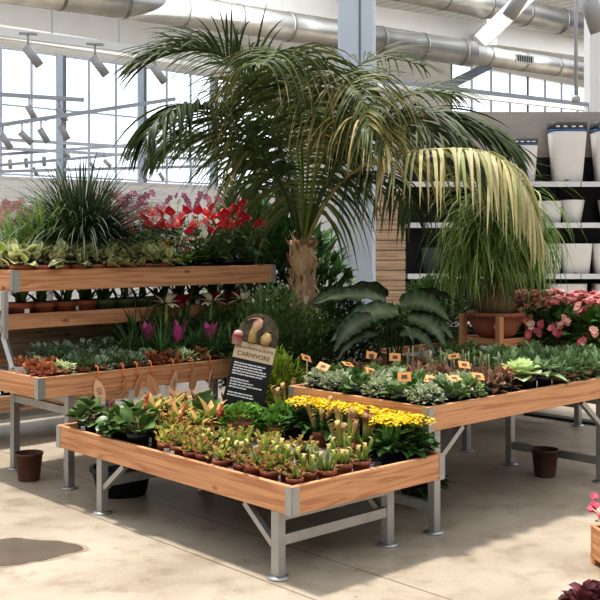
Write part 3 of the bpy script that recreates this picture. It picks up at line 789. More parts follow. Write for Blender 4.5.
# ------------------------------------------------------------------ plants on the tiered bench
LZ = .691
nm.update({'fit_red':'red fittonia','fit_white':'white-veined fittonia','tilland':'grassy bromeliad with pink paddle flower','tuft':'dark grassy tuft','fern':'light green ladder fern'})
for j, b in enumerate((.10,.25,.40)):
    one(LB, LZ, ['fit_red','fit_red','fit_red'][j], .10, b, 'at the outer end board, %s from the corner' % ORD[j], .95, 'red fittonias at the end')
for j, b in enumerate((.10,.25,.40)):
    one(LB, LZ, ['fit_white','fit_red','fit_white'][j], .23, b, 'one row in from outer end, %s from long board' % ORD[j], .95, 'fittonias one row in')
seq = ['dark_small','greygreen','dark_small','greygreen','fit_red','fit_red','fit_white','fit_red','tuft','tuft','fern','tuft','fern','tuft']
for j in range(14):
    k = seq[j]
    one(LB, LZ, k, .37+j*.138, .10, 'along the tagged board, %s after the end fittonias' % ORD[j], .95, 'front row of the tiered bench')
for j in range(13):
    k = ['greygreen','dark_small','greygreen','greygreen','fit_silver','tuft','tilland','tuft','tilland','tuft','tuft','tilland','fern'][j]
    one(LB, LZ, k, .38+j*.145, .26, 'in second row, %s along the tiered bench' % ORD[j], 1.0, 'second row of the tiered bench')
for j in range(13):
    k = ['dark_small','greygreen','greygreen','fit_silver','tuft','tilland','tuft','tilland','tuft','tuft','tuft','fern','tuft'][j]
    one(LB, LZ, k, .38+j*.145, .43, 'in third row, %s along the tiered bench' % ORD[j], 1.05, 'third row of the tiered bench')
for j in range(4):
    one(LB, LZ, 'greygreen', .35+j*.17, .60, 'under the middle shelf, %s from the support arm' % ORD[j], 1.35, 'succulents under the middle shelf')
for j, (k, a, b) in enumerate((('amar_w',1.32,.52),('amar_w',1.72,.50),('amar_w',2.03,.48),('amar_r',1.85,.60),('amar_r',2.10,.62),('amar_r',1.5,.60))):
    put(k, LB, a, b, LZ, '%s amaryllis under the upper shelf, %s' % ('white' if k == 'amar_w' else 'red', ['nearest the pink bromeliads','midway along the board','leaning beside the black sign','behind the leaning white one','at the end by the palm trunk','behind the pink bromeliads'][j]), None, 1.15)
for j in range(10):
    one(LB, LZ, 'tuft', 1.15+j*.115, .66, 'in dark back row, %s under upper shelf' % ORD[j], 1.5, 'dark grassy back row')
# middle shelf
for j in range(12):
    k = 'stems_clay' if j not in (4,5,6,9) else 'stems_green'
    put(k, LB, .26+j*.168, .75, 1.036, '%s pot with sparse leaves on middle shelf, %s from the support arm' % ('clay' if k == 'stems_clay' else 'green', ORD[j]), 'pots on the middle shelf', 1.3)
# upper shelf
UZ = 1.326
for j in range(9):
    put('variegated', LB, .17+j*.142, .56, UZ, 'cream-variegated plant along upper front board, %s from the outer end' % ORD[j], 'variegated plants at the upper board', 1.3, v=j)
for j in range(8):
    put('variegated', LB, .20+j*.15, .71, UZ, 'cream-variegated plant in the upper second row, %s from the outer end' % ORD[j], 'variegated plants in the second upper row', 1.4, v=j+1)
put('grass_dark', LB, .84, .90, UZ, 'large dark arching grass in the middle of upper shelf', None, 1.08)
put('grass_light', LB, .50, .86, UZ, 'fine light green grass beside the dark arching grass', None, 1.3)
put('grass_light', LB, .36, .93, UZ, 'fine light green grass next to the lime-leaved plant', None, 1.15)
put('bigbright', LB, .18, .88, UZ, 'lime-leaved plant at the outer end of upper shelf', None, 1.0)
put('guzmania', LB, 1.40, .60, UZ, 'orange-red guzmania at the upper front board', None, .95)
put('guzmania', LB, 1.56, .58, UZ, 'second orange guzmania, next to the red anthuriums', None, .85)
put('dieffen', LB, 1.38, .88, UZ, 'dumb cane with pale tall leaves behind the guzmanias', None, 1.1)
put('spath', LB, 1.74, .58, UZ, 'peace lily with white spathes in front of anthuriums', None, .95)
for j, (a, b) in enumerate(((1.62,.80),(1.80,.78),(1.97,.60),(2.03,.84),(2.20,.62),(2.26,.86),(1.48,.97))):
    put('anthurium', LB, a, b, UZ, 'red anthurium on upper shelf, %s from the pale dumb cane' % ORD[j], 'red anthuriums', rnd.uniform(1.0,1.08), v=j)
# hanging tags on the board
def hang_tag(a, kind_, tw, label):
    root = empty('hanging_tag', label, 'tag', LB.w(a, -.004, .745), TH, 'hanging tags on the tiered bench')
    m = MB(); m.tube([(0,.03,.02),(0,.02,.035),(0,-.004,.03),(0,-.012,.0),(0,-.010,-.035),(.004,-.012,-.06)], .005, 'orangeplastic', 6); m.build('hook', root)
    m = MB(); pts = []
    w, h = .036, .155
    for k in range(20):
        t = 2*PI*k/20; pts.append((w*math.cos(t)*(1-.25*math.sin(t)), h/2*math.sin(t)))
    vs = [(x,-.0015,z) for x, z in pts]+[(x,.0015,z) for x, z in pts]
    fs = [tuple(range(19,-1,-1)), tuple(range(20,40))]+[(k,(k+1)%20,20+(k+1)%20,20+k) for k in range(20)]
    m.add(vs, fs, 'tagcard' if kind_ else 'wood_z')
    if kind_:
        for z, l in ((.015,.014),(.0,.018),(-.012,.012),(-.024,.016)): m.box((-l,-.0022,z-.0025), (l,-.0016,z+.0025), 'inkbrown')
    o = m.build('tag', root); o.location = (.004,-.016,-.125); o.rotation_euler = (.08, tw*.75, tw*1.1)
for (px, k, tw, lb) in [(97,1,-.35,'peach oval tag with brown print, the outermost on the tiered bench'), (122,0,.6,'brown oval tag turned edge-on, second from the outer end'), (136,0,.5,'brown oval tag tilted outward, third from the outer end'),
                        (150,0,-.5,'brown oval tag slanting the other way, fourth from the outer end'), (172,1,.3,'peach oval tag with print, midway to the sign'), (191,0,.15,'brown perforated tag between the two printed tags'), (209,1,.6,'narrow printed peach tag nearest the black sign')]:
    s = (px-300)/F_PX        # where the front board passes below this hook
    a = (s*LB.o.y-LB.o.x)/(VX.x-s*VX.y)
    hang_tag(a, k, tw, lb)

# ------------------------------------------------------------------ information sign
sg = empty('information_sign', 'black carnivorous-plant sign with rounded photo top leaning among the plants', 'sign', FB.w(1.0,1.66,.42), R_(6))
sg.scale = (1.1,1.1,1.1); sg.location.z += .045; sg.location.x += .04
sg.rotation_euler = (R_(-6), R_(13.5), R_(8))
W2, H0, H1, HT = .122, .055, .40, .61
def slab(name, z0, z1, mat, th, y=0, parent=sg, round_top=False):
    pts = [(-W2,z0),(W2,z0)]
    if round_top:
        r = W2; n = 14
        for k in range(n+1):
            t = PI*k/n; pts.append((r*math.cos(t), z1-r*.95+r*.95*math.sin(t)))
    else: pts += [(W2,z1),(-W2,z1)]
    n = len(pts); m = MB()
    vs = [(x,y-th/2,z) for x,z in pts]+[(x,y+th/2,z) for x,z in pts]
    m.add(vs, [tuple(range(n)), tuple(range(2*n-1,n-1,-1))]+[(k,n+k,n+(k+1)%n,(k+1)%n) for k in range(n)], mat)
    return m.build(name, parent)
M['signphoto'] = noisy('sign_photo', (.16,.13,.08), (.025,.022,.015), .4, 0, 30.)
slab('panel', -.02, .325, 'signblack', .008)
ph = slab('photo_panel', .425, HT, 'signphoto', .008, 0, sg, True)
slab('title_band', .325, .425, 'signcream', .010)
m = MB(); cpk = (.82,.60,.26); cpk2 = (.85,.52,.38)
m.tube([(-.03,-.010,.43),(-.035,-.011,.49),(-.018,-.012,.54),(-.005,-.011,.575)], [.030,.022,.032,.018], 'petal', 8, [cpk,cpk,cpk2,cpk2])
m.leaf((-.005,-.016,.57), (-.75,0,.1), .085, .05, 'petal', (.75,.5,.35), (.66,.36,.26), 5, .9, 'ovate')
m.tube([(.045,-.010,.43),(.05,-.011,.47),(.055,-.012,.505)], [.024,.036,.018], 'petal', 8, [cpk2,cpk,cpk])
m.leaf((.04,-.016,.51), (1,0,.35), .06, .025, 'petal', cpk, cpk2, 4, .2, 'lance')
m.build('pitcher_picture', ph)
m = MB(); m.lathe([(.004,-.004),(.028,0),(.034,.05),(.026,.075),(.012,.085)], 'petal', 10, (-.118,-.012,.40), [(.75,.55,.5)]*2+[(.35,.03,.04)]+[(.72,.5,.45)]*2)
m.build('pitcher_cutout', sg)
def text(body, x, z, size, mat, name, parent=sg, w=None, y=-.0062, font_space=1.):
    cu = bpy.data.curves.new(name, 'FONT'); cu.body = body; cu.size = size; cu.align_x = 'CENTER'; cu.extrude = .0004; cu.space_character = font_space
    cu.materials.append(M[mat])
    t0 = bpy.data.objects.new(name, cu); C.objects.link(t0)
    dg = bpy.context.evaluated_depsgraph_get(); me = bpy.data.meshes.new_from_object(t0.evaluated_get(dg)); bpy.data.objects.remove(t0)
    o = bpy.data.objects.new(name, me); C.objects.link(o); o.parent = parent
    o.location = (x, y, z); o.rotation_euler = (PI/2, 0, 0)
    return o
text('DALLA PIANTA AL GUSTO', 0, .388, .0190, 'ink', 'title_text')
text('CARNIVORE', 0, .343, .036, 'inkbrown', 'heading_text')
m = MB()
def textline(z, x0, x1):
    x = x0
    while x < x1-.004:
        w = min(rnd.uniform(.012,.034), x1-x)
        m.box((x,-.0052,z-.0042), (x+w,-.0042,z+.0042), 'signwhite'); x += w+.003
for z, l in ((.298,.19),(.282,.18),(.266,.20),(.250,.205),(.234,.185)): textline(z, -.105, -.105+l)
for z, l in ((.202,.11),(.186,.14),(.170,.195),(.154,.105)): textline(z, -.105, -.105+l)
for z, l in ((.122,.15),(.106,.16)): textline(z, -.105, -.105+l)
m.build('text_lines', sg)
m = MB(); m.tube([(-.045,-.005,.052),(-.035,-.005,.068),(-.028,-.005,.052),(-.015,-.005,.064),(-.005,-.005,.052),(.01,-.005,.062)], .0035, 'signwhite', 5); m.box((.045,-.0055,.052),(.07,-.004,.058),'signwhite'); m.build('logo_mark', sg)

# ------------------------------------------------------------------ shrubs in the gap behind the low bench
gap = [('shrub_d',276,7.35,.0,1.0,'small-leaved green shrub directly behind the black sign'), ('shrub_d',311,7.5,0,.86,'small-leaved shrub in front of the palm trunk'),
       ('shrub_b',345,7.75,0,.96,'dark-leaved shrub between palm trunk and large-leaved plant'), ('shrub_y',270,6.92,0,1.0,'lime-green shrub between sign and taller bench'),
       ('shrub_b',246,7.9,0,.9,'dark-leaved shrub at the end of the tiered bench'), ('shrub_b',392,8.9,0,.84,'dark shrub in the shade behind the paddle-leaved plant'), ('shrub_b',432,9.2,0,1.05,'dark shrub in the shade before the charcoal planters')]
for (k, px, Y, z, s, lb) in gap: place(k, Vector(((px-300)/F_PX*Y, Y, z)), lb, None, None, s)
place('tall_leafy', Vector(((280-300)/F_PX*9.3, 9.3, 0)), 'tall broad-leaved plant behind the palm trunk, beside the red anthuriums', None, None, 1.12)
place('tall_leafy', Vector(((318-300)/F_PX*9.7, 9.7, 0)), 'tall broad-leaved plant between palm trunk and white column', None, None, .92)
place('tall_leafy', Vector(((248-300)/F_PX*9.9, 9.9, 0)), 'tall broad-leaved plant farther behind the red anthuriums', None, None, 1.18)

# large paddle-leaved plant
def paddle():
    base = Vector(((390-300)/F_PX*7.75, 7.75, 0))
    root = empty('paddle_leaved_plant', 'plant with huge dark glossy paddle leaves behind the taller bench', 'plant', base)
    m = MB(); m.lathe([(.13,0),(.17,.24),(.18,.24),(.18,.28),(.16,.28),(.155,.25)], 'darkpot', 18); m.build('pot', root)
    for (tx, ty, tY, L, W, dx, dz, g, rl) in [(385,300,7.5,.50,.20,-1,.30,.7,.5),(398,312,7.4,.52,.24,-.9,.1,1.1,.7),(400,305,7.6,.38,.26,.9,.35,1.5,-.7),(372,318,7.3,.36,.18,-.7,-.1,1.4,.9),
                                 (408,318,7.5,.34,.22,.7,.0,1.6,-.6),(392,330,7.3,.34,.18,.1,.2,2.0,.5),(420,322,7.6,.28,.18,.9,.1,1.4,-.5),(376,335,7.3,.34,.16,-.6,.1,1.6,.4),(415,300,7.95,.34,.22,.5,.3,1.2,.5),(385,298,8.0,.44,.22,-.5,.4,1.3,-.5),(360,300,7.7,.40,.2,-.8,.4,1.2,.6),(352,325,7.6,.34,.16,-.6,.2,1.5,.5),(400,335,7.35,.30,.15,.6,.2,1.8,-.5)]:
        q = P(tx, ty, tY)-base; W *= .82; L *= 1.12
        m = MB(); m.tube([(0,0,.22), (q.x*.35,q.y*.35,q.z*.6), q], [.014,.011,.007], 'gloss', 6, (.06,.11,.035), cap=False)
        m.leaf(q, (dx, -.25, dz), L, W, 'paddle', (.16,.19,.11), vary((.016,.034,.013)), 24, g, 'lance', .25, roll=rl)
        o0 = len(m.v)-75
        for i in range(25):
            k = 2.6 if i % 3 == 0 else .8
            for j in (0, 2):
                m.c[o0+i*3+j] = tuple(x*k for x in m.c[o0+i*3+j])
                x, y, z = m.v[o0+i*3+j]; m.v[o0+i*3+j] = (x, y, z+.007*math.sin(i*1.1+j))
        m.build('leaf', root)
paddle()

# ------------------------------------------------------------------ the big palm
def catmull(pts, n):
    out = []; m = len(pts)
    for i in range(n+1):
        u = i/n*(m-1); k = min(int(u), m-2); t = u-k
        p0, p1, p2, p3 = pts[max(k-1,0)], pts[k], pts[k+1], pts[min(k+2,m-1)]
        out.append(.5*((2*p1)+(p2-p0)*t+(2*p0-5*p1+4*p2-p3)*t*t+(3*p1-p0-3*p2+p3)*t**3))
    return out
def frond(name, pts, parent, origin, n_leaf, L, W, cols, rc, start=.25, g=1.4, side=None, ang=.45, lift=.25, tipcol=None, lmax=None, dens=1., mat='leaf'):
    path = catmull([Vector(p) for p in pts], 60); n_leaf = int(n_leaf*(1.08 if mat == 'leaf' else 1)); W *= (.74 if mat == 'leaf' else 1)
    m = MB()
    rr = [.013*(1-i/60)+.003 for i in range(61)]
    m.tube([p-origin for p in path[::3]], rr[::3], mat, 6, rc, cap=False)
    for i in range(n_leaf):
        t = start+(1-start)*i/n_leaf
        k = int(t*59); f = t*59-k
        p = path[k].lerp(path[k+1], f)-origin; T = (path[k+1]-path[k]).normalized()
        S = side if side is not None else T.cross(Z)
        S = Vector(S); S = (S-T*S.dot(T)).normalized()
        U = S.cross(T)
        if U.z < 0: U = -U
        u = (t-start)/(1-start)
        ll = L*(.55+.75*math.sin(PI*min(1,u*.8+.2)))*rnd.uniform(.85,1.12)
        for sg_ in (-1, 1):
            if rnd.random() > dens: continue
            a = ang+u*.5+rnd.uniform(-.22,.22)
            d = S*sg_*math.cos(a)+T*math.sin(a)+U*(lift+rnd.uniform(-.2,.2))
            c = vary(rnd.choice(cols), .18)
            m.leaf(p, d, ll, W*rnd.uniform(.8,1.15), mat, c, vary(c,.1), 7, g*rnd.uniform(.75,1.25), 'blade', .3, wd=T, tip=(vary(tipcol) if tipcol and rnd.random() < .4 else None))
    # terminal pair
    return m.build(name, parent)
def palm():
    base = Vector(((303-300)/F_PX*8.45, 8.45, 0))
    root = empty('feather_palm', 'big potted feather palm with shaggy trunk towering over the benches', 'palm', base)
    m = MB(); m.lathe([(.19,0),(.24,.34),(.255,.34),(.255,.40),(.225,.40),(.22,.37)], 'clay', 20); p_ = m.build('pot', root)
    m = MB(); m.lathe([(.218,.34),(.218,.375)], 'soil', 18); m.build('soil', p_)
    # trunk with peeling old leaf bases
    m = MB(); prof = []; cols = []
    for i in range(26):
        z = .36+i*(1.24/25); prof.append((.098+.010*math.sin(i*2.1)+(.008 if i > 19 else 0), z)); cols.append(vary((.62,.42,.26),.2))
    m.lathe(prof, 'bark', 18, (0,0,0), cols, lambda w, j: .10*math.sin(w*3+j*1.3)+.05*math.sin(w*7+j))
    m.build('trunk', root)
    m = MB()
    for i in range(130):
        z = rnd.uniform(.45,1.55); az = rnd.uniform(0,6.28); r = .10
        up = rnd.random() < .75
        L = rnd.uniform(.06,.19); c = vary((.80,.60,.40) if rnd.random() < .7 else (.40,.24,.13), .2)
        d = Vector((math.cos(az)*.25+rnd.uniform(-.35,.35), math.sin(az)*.25+rnd.uniform(-.35,.35), (1 if up else -.8)))
        m.leaf((math.cos(az)*r, math.sin(az)*r, z), d, L, rnd.uniform(.018,.05), 'bark', c, vary(c,.2), 4, -.1 if up else .3, 'lance', .5)
    for i in range(22):
        az = rnd.uniform(0,6.28); m.leaf((math.cos(az)*.09, math.sin(az)*.09, 1.50), sph(1.1,az), rnd.uniform(.08,.18), .045, 'bark', vary((.42,.27,.15)), None, 4, .4, 'lance', .4)
    m.build('leaf_base_sheaths', root)
    D = [(.045,.064,.024),(.062,.082,.030),(.032,.047,.019)]
    D2 = [(.085,.105,.038),(.12,.135,.055),(.060,.080,.028)]
    ST = (.16,.20,.055)
    YL = [(.50,.45,.23),(.42,.40,.19),(.56,.49,.29),(.30,.31,.13)]
    B = lambda dx=0: P(303+dx, 246, 8.45)
    TC = (.42,.33,.16)
    F = lambda nm_, pts, *a, **k: frond('frond', [B(nm_)]+[P(*q) for q in pts], root, base, *a, **k)
    # centre frond hanging toward the camera
    F(0, [(303,190,8.35),(301,130,8.15),(296,85,7.9),(288,58,7.6),(276,52,7.25),(262,66,6.95)], 78, .82, .044, D2, ST, start=.12, g=3.0, side=(1,.1,0), ang=.0, lift=.15, tipcol=TC)
    F(1, [(307,185,8.5),(312,120,8.4),(322,82,8.1),(340,75,7.7),(358,95,7.4),(370,130,7.2)], 56, .74, .038, D2+[(.22,.20,.08)], ST, start=.25, g=2.4, side=(.8,-.6,0), ang=.3, lift=.1, tipcol=(.48,.38,.2))
    # left fronds
    F(-2, [(290,180,8.4),(268,120,8.3),(243,75,8.2),(215,52,8.1),(180,50,8.0),(150,60,7.95)], 64, .66, .036, D, (.07,.09,.035), start=.25, g=.9, ang=.5, lift=.25)
    F(-2, [(284,190,8.3),(258,148,8.1),(228,118,7.8),(195,104,7.5),(165,112,7.3),(148,135,7.2)], 66, .60, .036, D, (.06,.08,.03), start=.2, g=1.9, ang=.45, lift=.0)
    F(-1, [(288,200,8.7),(262,160,9.0),(228,140,9.2),(190,135,9.3),(160,150,9.3)], 52, .62, .038, D, (.06,.08,.03), start=.2, g=1.6, ang=.5, lift=.05)
    F(0, [(300,170,8.8),(290,110,9.0),(275,80,9.3),(262,75,9.6)], 54, .78, .036, D, (.06,.08,.03), start=.2, g=2.4, ang=.2, lift=.1, side=(1,.2,0))
    F(-1, [(296,180,8.9),(280,110,9.2),(258,68,9.5),(235,48,9.8),(205,40,10.1)], 54, .75, .036, D, (.06,.08,.03), start=.25, g=1.6, ang=.35, lift=.2)
    # right fronds
    F(2, [(322,190,8.4),(350,148,8.3),(390,122,8.1),(430,115,7.9),(470,124,7.8),(505,142,7.7)], 84, .62, .040, D, (.07,.09,.035), start=.22, g=1.1, ang=.6, lift=.1)
    F(2, [(320,180,8.6),(348,130,8.8),(385,105,9.0),(425,92,9.1),(455,95,9.2)], 44, .56, .030, D, (.07,.09,.035), start=.3, g=.9, ang=.5, lift=.2)
    F(1, [(315,170,8.8),(330,105,9.1),(352,70,9.4),(385,58,9.6),(425,66,9.8)], 40, .55, .030, D, (.07,.09,.035), start=.3, g=.9, ang=.5, lift=.2, dens=.85)
    F(2, [(325,200,8.2),(350,178,8.0),(376,172,7.8),(398,188,7.65),(412,215,7.55)], 34, .5, .034, D, (.07,.09,.035), start=.3, g=2.0, ang=.3, lift=.0)
    F(2, [(322,195,8.3),(352,150,8.1),(400,128,7.9),(452,138,7.7),(490,165,7.6),(515,200,7.55)], 58, .56, .036, D+D2, (.07,.09,.035), start=.4, g=1.7, ang=.35, lift=.0)
    # pale dying frond over the ponytail palm
    F(2, [(330,195,8.1),(365,165,7.7),(405,153,7.4),(452,149,7.2),(488,153,7.05),(515,172,6.95),(533,205,6.9),(541,238,6.9)], 50, .52, .030, YL, (.46,.41,.18), start=.3, g=3.0, ang=.3, lift=-.1, mat='dry')
    F(1, [(316,175,8.1),(335,135,7.8),(352,118,7.5),(372,125,7.3),(392,152,7.2)], 34, .46, .030, D2+[(.40,.33,.14)], ST, start=.35, g=1.5, ang=.4, lift=.0, tipcol=(.5,.38,.2))
    # upright spears and petioles
    for (x, y, Y) in ((300,150,8.45),(308,140,8.5),(313,165,8.4)):
        m = MB(); e = P(x,y,Y)-base; s0 = B()-base
        m.tube([s0, s0.lerp(e,.5)+Vector((.01,0,0)), e], [.016,.012,.005], 'leaf', 6, ST); m.build('petiole', root)
palm()

# ------------------------------------------------------------------ ponytail palm on its wooden stand
def ponytail():
    c = Vector(((496-300)/F_PX*8.28, 8.28, .655))
    st = empty('plant_stand', 'square wooden plant stand with four posts under the ponytail palm', 'stand', c, R_(40))
    w = .188
    for (sx, sy) in ((-1,-1),(1,-1),(1,1),(-1,1)):
        m = MB(); m.box((sx*w-.026, sy*w-.026, 0), (sx*w+.026, sy*w+.026, .34), 'wood_z', .004); m.build('post', st)
    for p, q, mt in (((-w,-w-.012,.10),(w,-w+.012,.16),'wood_x'),((-w,w-.012,.10),(w,w+.012,.16),'wood_x'),((-w-.012,-w,.10),(-w+.012,w,.16),'wood_y'),((w-.012,-w,.10),(w+.012,w,.16),'wood_y')):
        m = MB(); m.box(p, q, mt, .003); m.build('rail', st)
    m = MB(); m.box((-w,-.05,.13),(w,.05,.155),'wood_x',.003); m.box((-.05,-w,.131),(.05,w,.154),'wood_y',.003); m.build('cross_bars', st)
    root = empty('ponytail_palm', 'ponytail palm with cascading thin leaves in a terracotta bowl', 'palm', c+Vector((0,0,.157)))
    m = MB(); m.lathe([(.13,0),(.17,.03),(.215,.12),(.225,.17),(.238,.17),(.24,.205),(.215,.205),(.205,.18)], 'terra', 28); p_ = m.build('pot', root)
    m = MB(); m.lathe([(.2,.16),(.2,.182)], 'soil', 20); m.build('soil', p_)
    m = MB(); m.box((-.06,-.232,.085),(-.03,-.229,.115),'card'); m.build('price_label', p_)
    m = MB(); cols = [vary((.23,.13,.075),.2) for _ in range(9)]
    m.lathe([(.10,.17),(.15,.20),(.165,.26),(.13,.32),(.085,.40),(.06,.52),(.05,.66),(.045,.86),(.02,.92)], 'bark', 16, (0,0,0), cols, lambda w_, j: .06*math.sin(w_*5+j*2))
    m.build('trunk', root)
    def head(top, n, L, smin=.2):
        m = MB()
        for i in range(n):
            az = rnd.uniform(0,6.28); el = rnd.uniform(smin,1.45)
            c_ = vary(rnd.choice([(.14,.21,.06),(.22,.30,.10),(.09,.15,.045),(.33,.39,.17)]))
            m.leaf((top[0]+math.cos(az)*.02, top[1]+math.sin(az)*.02, top[2]+rnd.uniform(-.04,.03)), sph(el,az), L*rnd.uniform(.55,1.15), .018, 'leaf', c_, None, 11, rnd.uniform(2.4,5.0), 'blade', .3, curl=rnd.uniform(-2.2,2.2))
        m.build('leaf_head', root)
    head((0,0,.92), 560, .90, -.1)
    head((-.14,-.06,.66), 260, .60, -.2); head((.13,.05,.62), 260, .58, -.2)
    m = MB(); m.tube([(-.03,0,.40),(-.1,-.04,.52),(-.14,-.06,.66)], [.035,.028,.025], 'bark', 8, (.2,.12,.07)); m.tube([(.03,0,.40),(.09,.03,.5),(.13,.05,.62)], [.035,.028,.025], 'bark', 8, (.2,.12,.07)); m.build('side_branches', root)
ponytail()
# begonias on the rear bench
for j, (px, Y) in enumerate(((540,8.35),(563,8.2),(588,8.05),(612,7.95),(552,8.75),(583,8.6),(608,8.5),(527,8.75))):
    place('begonia', Vector(((px-300)/F_PX*Y, Y, .651)), 'pink begonia bush on the rear bench, %s' % ['nearest the wooden stand','second at the front','third at the front','cut by the picture edge at the front','first of the back row','second of the back row','third of the back row','half hidden behind the stand'][j], 'pink begonias', None, 1.28, j)
for j, (px, Y) in enumerate(((447,7.75),(470,7.85))):
    place('fit_green', Vector(((px-300)/F_PX*Y, Y, .651)), 'green plant at the front of the rear bench, %s from the paddle leaves' % ORD[j], 'green plants at the rear bench front', None, 1.3)

# ------------------------------------------------------------------ things on the floor
def floor_pot(px, py, label):
    p = G(px, py, 0); m = MB()
    r, h = .092, .185
    m.lathe([(r*.74,0),(r*.76,.004),(r*.97,h*.93),(r*1.02,h*.93),(r*1.02,h),(r*.95,h),(r*.72,.02),(.01,.018)], 'brownplastic', 28)
    tag(m.build('plastic_pot', None, p), label, 'pot', None)
floor_pot(545, 476, 'empty brown plastic pot on the floor beside the taller bench')
floor_pot(29, 480, 'empty brown plastic pot on the floor before the tiered bench leg')
p = G(122, 493, 0); root = empty('black_tub', 'black plastic tub on the floor under the low bench', 'tub', p, .6)
m = MB()
prof = [(.15,0),(.19,.15),(.205,.15),(.205,.17),(.18,.17),(.14,.015),(.01,.012)]
m.lathe(prof, 'blackplastic', 24); m.build('body', root)
m = MB(); m.tube([(.20,-.06,.15),(.235,-.04,.145),(.235,.04,.145),(.20,.06,.15)], .009, 'blackplastic', 6); m.build('handle', root)
m = MB(); mound(m, 70, .20, .10, .10, .12, .05, 'gloss', (.04,.08,.025), (.03,.06,.02), 'ovate', 1.0, 4, None, -.1)
q = G(415, 503, 0); kind('under', 'trailing_plant', 'plant', [potted(.09,.11,'darkpot',[('foliage', m)], False)])
place('under', q, 'dark leafy plant on the floor under the taller bench')
# puddle
ctr = G(2, 552, .003)
def blot(k_, z, mat):
    m = MB(); pts = []
    for k in range(64):
        t = 2*PI*k/64
        rr = k_*(1+.10*math.sin(2*t+.5)+.07*math.sin(3*t+1)+.05*math.sin(5*t)+.03*math.sin(9*t)+.015*math.sin(17*t))
        pts.append(Vector((.34*rr*math.cos(t), .25*rr*math.sin(t), z)))
    m.add(pts, [tuple(range(64))], mat); return m
M['damp'] = noisy('damp_concrete', (.36,.29,.21), (.30,.24,.175), .5, 0, 9.)
pd = blot(1.0, 0, 'puddle').build('puddle', None, ctr); tag(pd, 'dark wet patch on the concrete in front of the brown pot', 'puddle')
blot(1.07, -.0015, 'damp').build('damp_edge', pd)

# planter at the frame edge
p0 = G(601, 572, 0)
root = empty('wooden_planter', 'wooden planter box with pink flowers cut by the picture edge', 'planter', Vector((p0.x+.185, p0.y, 0)), R_(10))
for (a, b, mt) in (((-.17,-.17,.03),(.17,-.15,.19),'wood_x'),((-.17,.15,.03),(.17,.17,.19),'wood_x'),((-.17,-.15,.03),(-.15,.15,.19),'wood_y'),((.15,-.15,.03),(.17,.15,.19),'wood_y')):
    m = MB(); m.box(a, b, mt, .003); m.build('side_board', root)
for sx in (-1,1):
    for sy in (-1,1):
        m = MB(); m.box((sx*.15-.02,sy*.15-.02,0),(sx*.15+.02,sy*.15+.02,.04),'wood_z'); m.build('foot', root)
m = MB(); m.box((-.15,-.15,.14),(.15,.15,.165),'soil'); m.build('soil', root)
m = MB(); mound(m, 90, .19, .10, .19, .07, .05, 'leaf', (.06,.13,.035), (.04,.09,.02), 'ovate', .6, 3, None, -.1); m.build('foliage', root)
m = MB()
for i in range(38):
    az = rnd.uniform(0,6.28) if i < 26 else rnd.uniform(2.3,3.9); r = .21*math.sqrt(rnd.random()) if i < 26 else .215; p = Vector((math.cos(az)*r, math.sin(az)*r, .30+rnd.uniform(-.03,.09)))
    for k in range(3): floret(m, p+Vector((rnd.uniform(-.012,.012),rnd.uniform(-.012,.012),rnd.uniform(-.01,.01))), .022, 'petal', rnd.choice([(.62,.06,.14),(.75,.16,.24),(.72,.70,.52)]), 5, (rnd.uniform(-.5,.5),-.5,1))
    m.tube([(p.x*.6,p.y*.6,.2),p], .002, 'leaf', 3, (.1,.18,.04), cap=False)
m.build('pink_flowers', root)
m = MB(); mound(m, 60, .10, .075, .06, .075, .06, 'leaf', (.13,.045,.05), (.07,.02,.03), 'round', .7, 4, None, -.1, .35)
kind('heuchera', 'dark_red_heuchera', 'plant', [potted(.07,.09,'clay',[('foliage', m)], False)])
p = G(588, 622, 0); place('heuchera', p, 'dark red ruffled plant at the bottom edge of the picture', None, None, 1.0)
# flat black strip across the aisle on the right
e0, e1 = G(527, 414.5, 0), G(625, 428.5, 0)
m = MB(); m.bar(e0+Vector((0,0,.012)), e1+Vector((0,0,.012)), .12, .024, 'blackplastic'); tag(m.build('floor_strip'), 'flat black strip lying across the aisle floor', 'floor strip')

# ------------------------------------------------------------------ far displays behind the tiered bench
def far_bench(cx, cy, L, D, z, label, rot=TH):
    root = empty('far_bench', label, 'bench', (cx, cy, 0), rot)
    m = MB(); m.box((-L/2,-D/2,z-.05),(L/2,D/2,z),'white',.004); m.build('top', root)
    m = MB(); m.box((-L/2-.01,-D/2-.02,z-.10),(L/2+.01,-D/2,z+.03),'palewood',.003); m.build('front_board', root)
    for sx in (-1,1):
        for sy in (-1,1):
            m = MB(); m.box((sx*(L/2-.1)-.03,sy*(D/2-.1)-.03,0),(sx*(L/2-.1)+.03,sy*(D/2-.1)+.03,z-.05),'steel'); m.build('leg', root)
    m = MB(); m.box((-L/2+.1,-D/2+.1,.15),(L/2-.1,D/2-.1,.18),'white'); m.build('low_shelf', root)
    Mx = Matrix.Translation((cx,cy,0)) @ Matrix.Rotation(rot,4,'Z')
    return lambda x, y, dz=0: Mx @ Vector((x,y,z+dz))
f1 = far_bench(-2.75, 10.6, 3.0, 1.0, 1.40, 'white-topped far bench of pink orchids behind the tiered bench')
for i in range(12):
    for j in range(3):
        k = ['orchid_p','orchid_w','orchid_p'][(i+j) % 3]
        place(k, f1(-1.35+i*.245+rnd.uniform(-.04,.04), -.35+j*.34), '%s orchid on far bench, row %s from front, %s along' % ('white' if k == 'orchid_w' else 'pink', ['one','two','three'][j], ORD[i]), 'far orchids', None, rnd.uniform(.95,1.15))
f2 = far_bench(-1.7, 13.6, 3.4, 1.0, 1.62, 'second far bench with purple orchids and leafy plants under the windows')
